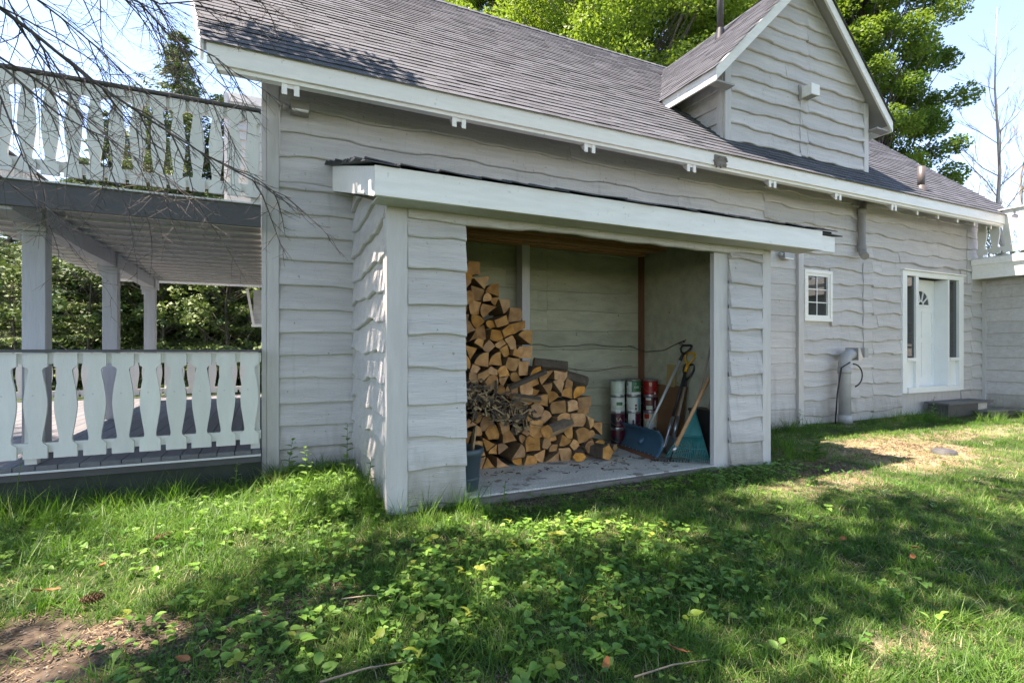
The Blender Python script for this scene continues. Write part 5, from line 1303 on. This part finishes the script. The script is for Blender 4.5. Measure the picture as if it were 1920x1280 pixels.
def ivy():
    rnd = random.Random(5); P=[];Rr=[];Sc=[];I=[]
    def add(x,y,i,s): P.append((x,y,ground_z(x,y))); Rr.append((rnd.gauss(0,.1),rnd.gauss(0,.1),rnd.uniform(0,6.28))); Sc.append(s); I.append(i)
    for k in range(4600):
        x = rnd.uniform(-.9,2.9); y = rnd.uniform(1.1,3.9)
        q = sqrt(((x-1.0)/1.75)**2+((y-2.55)/1.12)**2) + .35*vnoise(x,y,2.0)
        if q > 1 or blocked(x,y): continue
        if rnd.random() < .15+.8*(1-q)**.8: 
            if vnoise(x+9,y,2.6) < -.22 and rnd.random() < .7: continue
            add(x,y,rnd.choice((0,1,2,3,4,0,1,2,5,6,9,7,8,8)) , rnd.choice((.45,.6,.75,.9))*rnd.uniform(.8,1.15))
    for k in range(900):      # along the slab and scattered
        x = rnd.uniform(-2.6,5.2); y = rnd.uniform(1.2,5.4)
        if blocked(x,y) or rnd.random() < soil_amt(x,y)*.6: continue
        add(x,y,rnd.choice((0,1,2,5,7,8,7,8)), rnd.uniform(.4,.9))
    for k in range(520):      # band of small weeds on the right of the slab front
        x = rnd.gauss(4.1,.75); y = rnd.gauss(3.7,.16)
        if blocked(x,y): continue
        add(x,y,rnd.choice((0,1,7,8,8,2)), rnd.uniform(.45,.9))
    for k in range(1500):     # lush weeds between deck, house corner and shed
        x = rnd.uniform(-2.6,.85); y = rnd.uniform(3.7,5.6)
        if blocked(x,y): continue
        if rnd.random() < .35+.6*smooth(-1.2,.5,x): add(x,y,rnd.choice((0,1,2,3,7,8,8,7,5)), rnd.uniform(.5,1.0))
    return scatter('broad_leaf_groundcover', P, Rr, Sc, I, iv, 'bright green heart shaped ground cover leaves in the middle of the lawn', 'ground cover')
ivy()
# needles, straw and crumbs on the bare patches
def bits(seed, m_, n=14, L=(.01,.05), w=.002):
    r = random.Random(seed); m = MB()
    for k in range(n):
        a = r.uniform(0,6.28); p = Vector((r.gauss(0,.05), r.gauss(0,.05), r.uniform(.002,.012))); l = r.uniform(*L); m.beam(p, p+Vector((cos(a)*l, sin(a)*l, r.gauss(0,.004))), w*r.uniform(.6,1.6), w*.7)
    return src(m.mesh('litter', m_, recalc=False))
def pebs(seed):
    r = random.Random(seed); m = MB()
    for k in range(7):
        c = Vector((r.gauss(0,.06), r.gauss(0,.06), .002)); q = r.uniform(.002,.006); m.lathe([(.0001,-q*.5),(q,-q*.2),(q*.9,q*.4),(.0001,q*.6)], 6, c)
    return src(m.mesh('crumbs', M['sill'], recalc=False))
lt = [bits(1, M['scrap']), bits(2, M['scrap'], 20, (.01,.03)), bits(3, M['bark'], 12, (.01,.04), .004), pebs(4), pebs(5)]
def litter():
    rnd = random.Random(51); P=[];Rr=[];Sc=[];I=[]
    for k in range(14000):
        x = rnd.uniform(-2.2,9.5); y = rnd.uniform(1.2,5.4)
        if blocked(x,y): continue
        s_, d_ = soil_amt(x,y), dry_amt(x,y)
        if rnd.random() > max(s_, d_, .06): continue
        P.append((x,y,ground_z(x,y)+.001)); Rr.append((0,0,rnd.uniform(0,6.28))); Sc.append(rnd.uniform(.6,1.2)); I.append(rnd.choice((0,1,0,1,2)) if d_ > s_ else rnd.choice((0,1,2,2,3,4,3)))
    scatter('ground_litter', P, Rr, Sc, I, lt, 'straw, needles and crumbs lying on the bare patches of the lawn', 'litter')
litter()
# distinct weeds
def weed(name, x, y, h, n, L, seed, label, lean=0, kind='oval'):
    rnd = random.Random(seed); random.seed(seed); e = empty(name, (x,y,ground_z(x,y)), label=label, cat='plant')
    m = MB(); st = [Vector((0,0,-.02)), Vector((lean*.3*h, 0, h*.5)), Vector((lean*h,-.02,h))]; m.tube(st, [.004,.003,.0015], 5); m.build('stem', M['weed'], e)
    vs = []; fs = []
    for k in range(n):
        t = .2+.8*k/n; a = k*2.4; p = st[0].lerp(st[2], t) ; d = Vector((cos(a),sin(a),.45)); l = L*(1.1-.6*t)
        leaf_poly(vs, fs, p, d, Vector((0,0,1)), l, l*.62, kind)
    me = bpy.data.meshes.new('leaves'); me.from_pydata([tuple(v) for v in vs], [], fs); me.materials.append(M['weed']); me.polygons.foreach_set('use_smooth',[True]*len(fs)); link('leaves', me, e)
weed('tall_weed', .62, 4.62, .58, 16, .10, 1, 'leafy weed standing tallest against the scalloped side wall of the shed')
weed('tall_weed', .18, 5.25, .40, 12, .11, 2, 'broad leaved weed at the foot of the house corner board', .1)
weed('tall_weed', .34, 5.05, .34, 12, .09, 3, 'bushy weed between the house corner and the shed', -.1)
weed('tall_weed', .70, 4.15, .40, 11, .07, 4, 'thin dark weed beside the left corner board of the shed', .1)
weed('tall_weed', -.25, 5.2, .30, 9, .07, 5, 'single upright weed in front of the dark deck skirting', .05)
weed('tall_weed', -1.75, 5.25, .52, 8, .05, 6, 'tall seeding stalk in front of the deck at the left', .1, 'thin')
weed('dock_plant', 5.55, 3.85, .30, 14, .17, 7, 'large leaved dock plant right of the shed corner', .1)
weed('tall_weed', 1.72, 3.80, .22, 9, .06, 8, 'small dark weed at the left end of the shed slab')
weed('tall_weed', 10.6, 5.15, .42, 14, .10, 9, 'clump of weeds beside the door steps')
weed('tall_weed', 7.3, 5.3, .35, 12, .08, 10, 'low weed at the wall between shed and window')
weed('tall_weed', 6.1, 5.2, .42, 14, .08, 11, 'dark weed in the corner behind the shed')

# ------------------------------------------------------------------ trees
def leaf_cloud(name, clumps, per, leaf, m_, seed, squash=.75, pent=False):
    r = np.random.default_rng(seed); C = []; T = []
    for (c, rad) in clumps:
        k = int(per*(rad**2)); u = r.normal(size=(k,3)); u /= np.linalg.norm(u,axis=1)[:,None]
        rr = rad*r.random(k)**.42; p = u*rr[:,None]; p[:,2] *= squash; C.append(p+np.asarray(c)); T.append(np.full(k, r.random()))
    C = np.concatenate(C); T = np.concatenate(T); n = len(C)
    nrm = r.normal(size=(n,3))*.9; nrm[:,2] = np.abs(nrm[:,2])+.5; nrm /= np.linalg.norm(nrm,axis=1)[:,None]
    a = np.cross(nrm, r.normal(size=(n,3))); a /= np.linalg.norm(a,axis=1)[:,None]; b = np.cross(nrm, a)
    s = leaf*r.uniform(.6,1.3,n)[:,None]
    # leaf: pointed kite
    pts = [(-.5,0),(-.1,.40),(.5,0),(-.1,-.40)]
    V = np.stack([C + a*s*u_ + b*s*v_ - nrm*s*(.25*abs(v_)) for u_, v_ in pts], axis=1)
    return fast_mesh(name, V, 4, m_, attr=T*.9+.1*r.random(n))
def broadleaf(name, x, y, h, rad, label, seed, me=None, rz=0, base=.28, per=900, leaf=.14, nclump=70, group=None, mt='maple'):
    e = empty(name, (x,y,0), rz, label=label, cat='tree', group=group)
    rnd = random.Random(seed)
    if me is None:
        cl = []; limbs = MB()
        limbs.tube([(0,0,-.3),(.1,.05,h*.3),(0,.1,h*.6),(.05,0,h*.85)], [h*.012,h*.010,h*.006,h*.002], 10)
        for k in range(nclump):
            t = rnd.random(); z = h*(base+(1-base)*t); rr = rad*(sin(pi*(.14+.80*t))**.6)*rnd.uniform(.35,1.0)
            a = k*2.399+rnd.uniform(-.4,.4); c = Vector((rr*cos(a), rr*sin(a), z)); cl.append((c, rnd.uniform(.11,.22)*rad))
            s0 = Vector((0,0,max(h*.16, z-h*.22*rnd.uniform(.6,1.2)))); mid = s0.lerp(c,.5)+Vector((0,0,-.03*h*rnd.random()))
            limbs.tube([s0, mid, c], [h*.0026,h*.0014,h*.0005], 4)
        me = (leaf_cloud('crown', cl, per, leaf, M[mt], seed), limbs.mesh('trunk', M['trunkbark'], recalc=False))
    link('crown', me[0], e); link('trunk', me[1], e); return me
def P2(px, d): a, b, h = ray(px); return a*d, b*d
x, y = P2(1170, 26); mA = broadleaf('maple_tree', x, y, 25, 6.8, 'tall sunlit maple rising behind the middle of the roof', 1, nclump=300, per=420, base=.22, leaf=.15)
x, y = P2(1615, 27); mB = broadleaf('maple_tree', x, y, 24.5, 4.5, 'big yellow green maple to the right of the dormer', 2, nclump=320, per=1150, base=.10, leaf=.14)
x, y = P2(930, 32); mC = broadleaf('maple_tree', x, y, 17.5, 5.4, 'tall maple behind the left part of the roof ridge', 3, me=mB, rz=2.2)
x, y = P2(1400, 30); broadleaf('maple_tree', x, y, 17, 5, 'maple hidden in part by the dormer roof', 4, me=mA, rz=4)
x, y = P2(1060, 33); broadleaf('maple_tree', x, y, 17, 5, 'farthest maple seen between two nearer crowns over the ridge', 5, me=mA, rz=1.1)
x, y = P2(800, 34); broadleaf('maple_tree', x, y, 17, 5, 'maple mostly hidden behind the left end of the ridge', 5, me=mB, rz=3.1)

def spruce_mesh(h, rad, seed, nwh=34, z0=.06, nb=9, dens=1.0, card=.22):
    rnd = random.Random(seed); V = []; T = []; tb = MB(); r = np.random.default_rng(seed)
    tb.tube([(0,0,-.3),(0,0,h*.5),(0,0,h)], [h*.014,h*.009,.01], 8)
    for w in range(nwh):
        t = w/nwh; z = h*(z0+(1-z0)*t); L = rad*(1-t)**.85*rnd.uniform(.8,1.08)+.15
        for k in range(nb):
            a = rnd.uniform(0,2*pi); l = L*rnd.uniform(.45,1.15); dro = rnd.uniform(.05,.5)*(1-t)+.02; z = h*(z0+(1-z0)*(w+rnd.random())/nwh)
            if rnd.random() < .12: tb.tube([(0,0,z),(cos(a)*l*.6,sin(a)*l*.6,z-.1*l),(cos(a)*l,sin(a)*l,z-.3*l)],[.02,.012,.004],3,cap=False); continue
            d = np.array([cos(a),sin(a),0]); s = np.array([-sin(a),cos(a),0]); tone = rnd.random()
            end = np.array([cos(a)*l, sin(a)*l, z-l*dro+.12*l])
            tb.tube([(0,0,z), tuple(np.array([cos(a)*l*.5,sin(a)*l*.5,z-l*.5*dro])), tuple(end)], [.02+.004*h*(1-t)*.3,.012,.004], 3, cap=False)
            n = int(dens*(6+l*9))
            for j in range(n):
                q = .18+.82*j/n; p = d*(l*q) + np.array([0,0,z-l*dro*q+.12*l*q*q])
                wd = l*.34*(1-q)+.10
                for sg in (-1,1):
                    ln = wd*rnd.uniform(.7,1.2); dir_ = d*rnd.uniform(.4,.8)+s*sg+np.array([0,0,-rnd.uniform(.1,.5)]); dir_ /= np.linalg.norm(dir_)
                    up = np.cross(dir_, d); up /= (np.linalg.norm(up)+1e-6)
                    # a spray: a few narrow blades along dir_
                    m_ = max(2, int(ln/.09))
                    for i in range(m_):
                        c = p + dir_*ln*(i+.2)/m_; k2 = card*rnd.uniform(.6,1.1)*.5; v2 = np.array([rnd.gauss(0,1),rnd.gauss(0,1),rnd.gauss(0,.6)-.3]); v2 = dir_*1.1+v2*.6; v2 /= np.linalg.norm(v2)
                        sd = np.cross(v2, r.normal(size=3)); sd /= np.linalg.norm(sd); sd *= k2*.20
                        V.append([c-sd, c+v2*k2*.6-sd*.9, c+v2*k2*1.25, c+v2*k2*.6+sd*.9]); T.append(tone)
    return fast_mesh('crown', np.array(V), 4, M['spruce'], attr=T), tb.mesh('trunk', M['trunkbark'], recalc=False)
sC = spruce_mesh(12, 4.0, 14, dens=1.1, nb=10, nwh=40, z0=.02, card=.28); sA = spruce_mesh(12, 2.6, 11, dens=1.0, card=.26); sB = spruce_mesh(12, 3.6, 12, dens=1.1, nb=9, nwh=40, z0=.02, card=.30)
def spruce(px, d, sc, me, label, rz):
    x, y = P2(px, d); e = empty('spruce_tree', (x,y,0), rz, label=label, cat='tree'); e.scale = (sc*1.15, sc*1.15, sc); link('crown', me[0], e); link('trunk', me[1], e)
spruce(335, 17.5, .98, sC, 'pointed spruce standing alone above the balcony railing', .3)
for i, (px_, d, sc, q, lab) in enumerate([(-60,17,.55,1,'young spruce at the far left edge behind the deck'), (60,19,.62,0,'low spruce behind the leftmost balcony post'), (150,16.5,.60,1,'bushy spruce between the first and second balcony posts'),
        (235,20,.80,0,'spruce behind the second balcony post'), (300,22,.85,1,'dark spruce set back behind the third balcony post'), (405,19,.75,0,'spruce right of the lone pointed spruce'), (440,23,.9,1,'shaded spruce behind the far deck railing'), (478,20,.8,0,'spruce next to the far house corner'),
        (20,24,.75,1,'rear spruce at the left beyond the young one'), (190,25,.8,0,'rear spruce in the gap between the posts'), (360,25,.85,1,'rear spruce directly behind the pointed one'), (100,23,.7,0,'rear spruce half hidden by the leftmost post'),
        (-160,20,.8,0,'spruce just outside the left edge of the view'),
        (-20,21,.6,1,'full spruce low behind the left end of the railing'), (110,21,.66,1,'full spruce between the two leftmost rear spruces'), (270,18.5,.55,1,'short full spruce in front of the row between the posts'), (330,19.5,.6,1,'short spruce at the foot of the pointed one'), (385,22,.7,1,'full spruce filling the gap right of the third post'), (450,18.5,.5,1,'short full spruce beside the far house corner'), (500,24,.8,1,'spruce almost hidden by the house corner'),
        (205,18.5,.80,1,'spruce whose top fills the middle balcony gaps'), (280,19,.86,0,'spruce just left of the pointed one'), (425,18,.84,1,'spruce filling the balcony gaps near the house'), (150,20,.72,1,'lower spruce behind the leftmost balcony gaps'), (40,28,.8,1,'back row spruce at the far left'), (140,29,.85,1,'back row spruce behind the second gap'), (250,28,.85,1,'back row spruce behind the second post'), (330,30,.9,1,'back row spruce left of the house'), (430,29,.9,1,'back row spruce nearest the house')]):
    spruce(px_, d, sc, sB if q else sA, lab, i*1.3)
for i, (px_, d) in enumerate([(20,15.5),(130,16.5),(175,15),(250,17),(300,15.6),(380,16),(430,15.2),(470,16.8)]):
    x, y = P2(px_, d); me_ = broadleaf('understorey_bush', x, y, 4.2, 1.7, ['leafy bush at the far left behind the deck','leafy bush between the first two posts','leafy bush just left of the second post','leafy bush right of the second post','leafy bush beside the third post','leafy bush in the middle of the gap next to the house','leafy bush in front of the spruces near the house','leafy bush against the far house corner'][i], 70, me=(None if i == 0 else me_), rz=i*1.3, nclump=60, per=560, leaf=.13, base=.1, mt='spruce')
# belt of trees on the right and around the lot
for i, (px_, d, sc, q, lab) in enumerate([(1885,34,.62,1,'low evergreen far behind the right end of the roof'), (1800,36,.58,0,'small evergreen under the bare tree on the right'), (1960,33,.66,0,'evergreen at the right edge above the terrace')]):
    spruce(px_, d, sc, sB if q else sA, lab, i*2.1)
for (x, y, rz, lab) in [(-14,6,0,'maple left of the lot outside the view'), (-8,-16,1,'maple behind the viewer on the left'), (14,-17,3,'maple behind the viewer on the right')]:
    broadleaf('maple_tree', x, y, 15, 5, lab, 4, me=mA, rz=rz)

# bare trees on the right
def bare_tree(x, y, h, seed, label, spread=.5, levels=5, mname='paletwig', rr=.008):
    rnd = random.Random(seed); e = empty('bare_tree', (x,y,0), label=label, cat='tree'); m = MB(); tk = MB()
    def grow(p, d, L, r, lv):
        q = p + d*L*.5 + Vector((rnd.gauss(0,.04),rnd.gauss(0,.04),rnd.gauss(0,.02)))*L; e_ = p + d*L + Vector((rnd.gauss(0,.07),rnd.gauss(0,.07),.05))*L
        m.tube([p,q,e_], [r,r*.8,r*.6], 4 if lv < 3 else 3, cap=False)
        if lv >= levels: return
        for k in range(rnd.choice((2,3,3,4))):
            t = rnd.uniform(.3,1); o = p.lerp(e_, t); ax = Vector((rnd.gauss(0,1),rnd.gauss(0,1),rnd.gauss(0,.5))).normalized()
            grow(o, (d + ax*spread*rnd.uniform(.5,1.1) + Vector((0,0,.15))).normalized(), L*rnd.uniform(.5,.72), r*.55, lv+1)
    pts = [Vector((0,0,-.2))]; n = 9
    for k in range(1, n+1): pts.append(Vector((rnd.gauss(0,.12),rnd.gauss(0,.12),h*k/n)))
    tk.tube(pts, [rr*h*(1-.92*k/n) for k in range(n+1)], 7)
    for k in range(26):
        t = .22+.76*k/26; z = t*n; i = min(n-1,int(z)); o = pts[i].lerp(pts[i+1], z-i); a = k*2.4
        grow(o, Vector((cos(a),sin(a),.9)).normalized(), h*.20*(1.1-t), rr*h*.38*(1.05-t), 2)
    tk.build('trunk', M[mname], e, recalc=False); m.build('branches', M[mname], e, recalc=False)
x, y = P2(1868, 24); bare_tree(x, y, 17, 5, 'tall bare tree with pale twigs against the sky at the right')
x, y = P2(1925, 27); bare_tree(x, y, 15.5, 6, 'second bare tree partly cut by the right picture edge')
x, y = P2(1838, 30); bare_tree(x, y, 12, 7, 'shorter bare tree beside the sunlit maple')
# twiggy thicket below them
for i, (px_, d, h_) in enumerate([(1800,27,9.2),(1835,26,9.6),(1880,26,9.0),(1925,26,10),(1770,28,8.5)]):
    x, y = P2(px_, d); bare_tree(x, y, h_, 40+i, ['dry thicket bush nearest the maple','dry thicket bush below the shorter bare tree','dry thicket bush below the tall bare tree','dry thicket bush above the terrace railing','dry thicket bush behind the roof vent'][i], spread=.9, levels=5)
    broadleaf('shrub', x+.6, y+.8, h_*.85, 2.0, ['green shrub nearest the maple','green shrub below the shorter bare tree','green shrub below the tall bare tree','green shrub above the terrace railing','green shrub behind the roof vent'][i], 50+i, nclump=22, per=260, leaf=.16, base=.35)

# ------------------------------------------------------------------ the dying spruce beside the camera
sp_ = empty('near_spruce', (-2.9,1.7,0), label='near spruce with bare dead lower branches hanging in from the left', cat='tree')
O = Vector((-2.9,1.7,0)); rnd = random.Random(17)
m = MB(); m.tube([(0,0,-.3),(.02,0,3),(0,.03,7),(0,0,14)], [.20,.17,.12,.02], 12); m.build('trunk', M['trunkbark'], sp_)
def twig(m, p, d, L, r, lv, down=.35):
    n = 5 if lv < 2 else 4; pts = [p]; q = p.copy(); dd = d.normalized(); bend = Vector((rnd.gauss(0,.5),rnd.gauss(0,.5),rnd.gauss(-.1,.4)))
    for i in range(n):
        dd = (dd + Vector((rnd.gauss(0,.09),rnd.gauss(0,.09),rnd.gauss(0,.09))) + bend*.11 + Vector((0,0,-.05 if lv < 2 else .04))).normalized(); q = q + dd*L/n; pts.append(q.copy())
    m.tube(pts, [r*(1-.72*i/n) for i in range(n+1)], 5 if lv < 1 else 3, cap=False)
    if lv >= 3: return
    k = [0, 7, 5, 0][lv] if lv else 9
    k = int(k*min(1.6, max(.5, L/.55)))
    for i in range(k):
        t = .12+.86*(i+rnd.random()*.6)/k; z = t*n; a = min(n-1,int(z)); o = pts[a].lerp(pts[a+1], z-a); ax = (pts[a+1]-pts[a]).normalized()
        sd = ax.cross(Vector((0,0,1))).normalized() * (1 if i%2 else -1)
        nd = (ax*.75 + sd*rnd.uniform(.5,1.1) + Vector((0,0,rnd.gauss(-.12,.25)))).normalized()
        twig(m, o, nd, L*rnd.uniform(.28,.55)*(1.15-.6*t), max(.0014, r*.55), lv+1)
limbs = [  # pixel path with depth, sub twig count
    ([(-260,-170,1.9),(0,15,2.3),(75,72,2.45),(170,150,2.6),(281,225,2.8),(375,285,3.0),(499,352,3.25),(545,372,3.35)], .0145, 20),
    ([(-200,-60,2.2),(0,108,2.6),(60,145,2.75),(120,190,2.9),(220,270,3.1),(300,330,3.3),(400,400,3.5)], .010, 17),
    ([(-150,60,2.0),(0,122,2.3),(50,165,2.4),(110,215,2.5),(180,250,2.6),(215,340,2.7),(300,420,2.8)], .010, 9),
    ([(-200,-300,2.2),(100,-80,2.6),(200,-20,2.8),(262,5,2.9),(310,60,3.0),(400,105,3.2),(452,145,3.3)], .012, 18),
    ([(0,-260,2.6),(180,-60,3.0),(300,8,3.2),(420,-2,3.4),(520,-5,3.5)], .012, 11),
    ([(-100,-150,2.1),(30,-30,2.4),(110,30,2.6),(190,95,2.8),(260,170,3.0),(290,260,3.1)], .009, 17),
    ([(-150,150,1.9),(0,330,2.2),(50,370,2.3),(110,400,2.35),(80,440,2.4)], .006, 6),
    ([(100,-200,2.8),(230,-80,3.1),(300,20,3.2),(350,110,3.3),(420,230,3.4),(450,300,3.5)], .008, 17),
    ([(-160,0,2.0),(0,180,2.3),(20,230,2.3),(45,300,2.4),(90,345,2.5)], .008, 7),
    ([(-160,-160,2.0),(0,-30,2.3),(40,50,2.4),(90,150,2.5),(130,260,2.6),(150,340,2.7)], .007, 8),
]
for (path, r, k) in limbs:
    m = MB(); pts = [at_d(a, b, d) - O for a, b, d in path]
    st = pts[0] + (pts[0]-pts[1]).normalized()*.3; st = Vector((0,0,pts[0].z+.5)); P_ = [st] + pts; n = len(P_)-1
    m.tube(P_, [r*1.2] + [r*.8*(1-.8*i/n) for i in range(1, n+1)], 7, cap=False)
    for i in range(k):
        t = (1.6 + (n-1.7)*(i+rnd.random()*.7)/k); a = min(n-1, int(t)); o = P_[a].lerp(P_[a+1], t-a); ax = (P_[a+1]-P_[a]).normalized()
        sd = ax.cross(Vector((0,0,1))).normalized() * (1 if i%2 else -1)
        twig(m, o, (ax*.8+sd*rnd.uniform(.4,.9)+Vector((0,0,rnd.gauss(-.35,.2)))).normalized(), rnd.uniform(.28,.62), r*.38, 1)
    m.build('dead_branch', M['twig'], sp_, recalc=False)
# live upper crown that throws the dappled shade
def bough_cloud(name, boughs, seed, m_, card=.16, n=1500):
    r = np.random.default_rng(seed); V = []; T = []
    for (c, rad, zr) in boughs:
        k = int(n*rad*rad); u = r.normal(size=(k,3)); u /= np.linalg.norm(u,axis=1)[:,None]; p = u*(r.random(k)**.4)[:,None]*rad; p[:,2] *= zr; p += np.asarray(c)
        a = r.normal(size=(k,3)); a[:,2] *= .4; a /= np.linalg.norm(a,axis=1)[:,None]; b = np.cross(a, r.normal(size=(k,3))); b /= np.linalg.norm(b,axis=1)[:,None]
        a *= card; b *= card*.22; V.append(np.stack([p-b, p+a*.5-b, p+a, p+a*.5+b], axis=1)); T.append(np.full(k, r.random()))
    return fast_mesh(name, np.concatenate(V), 4, m_, attr=np.concatenate(T))
rn = random.Random(23); bo = []
for k in range(46):
    z = rn.uniform(6.2,13.5); t = (z-6)/8; R_ = 3.6*(1-t)**.8*sqrt(rn.random()); a = rn.uniform(0,6.28)
    x, y = R_*cos(a), R_*sin(a)
    bo.append(((x,y,z), rn.uniform(.45,.8), .35))
bo += [((1.9,3.7,7.2),.75,.35), ((2.6,3.95,7.6),.55,.3), ((1.2,3.3,7.4),.6,.3), ((1.6,4.1,8.6),.55,.3)]
link('crown', bough_cloud('crown', bo, 3, M['spruce'], n=1000), sp_)
# overhead maple whose canopy shades the front lawn
nm = empty('overhanging_maple', (2.0,-4.2,0), label='large maple behind the viewer whose canopy shades the front lawn', cat='tree')
rn = random.Random(29); cl = []; lm = MB(); lm.tube([(0,0,-.3),(.1,.3,3),(.3,1.2,6),(.4,2.2,9)], [.28,.24,.17,.06], 10)
CN = [(x_, y_) for x_ in np.arange(-3.2, 7.8, .95) for y_ in np.arange(-1.5, 10.2, .95)]
for (x_, y_) in CN:
    gx, gy = x_+rn.uniform(-.4,.4), y_+rn.uniform(-.4,.4); z = rn.uniform(8.6,12.0)
    lit = False
    # open gaps in the canopy
    if rn.random() < (.34 if gx+2.0+.34*z < 3.4 else .12): continue
    wx, wy = gx+2.0+.34*z, gy-4.2-.115*z     # where its shade lands
    if wy > 2.75+.15*sin(wx*2)-.45*max(0,min(1,(wx-5)/1.2)) and wx > 4.6: continue
    if wy > 3.7 or wx > 12: continue
    if wx < 1.0 and wy > 3.2: continue
    cl.append(((gx,gy,z), rn.uniform(.5,.85) if wx < 3.4 else rn.uniform(.62,.95))); s0 = Vector((.3,1.4,6.5)); c = Vector((gx,gy,z)); lm.tube([s0, s0.lerp(c,.5)+Vector((0,0,.6)), c], [.07,.04,.015], 5)
link('crown', leaf_cloud('crown', cl, 520, .13, M['maple'], 30, squash=.45), nm); lm.build('trunk', M['trunkbark'], nm, recalc=False)
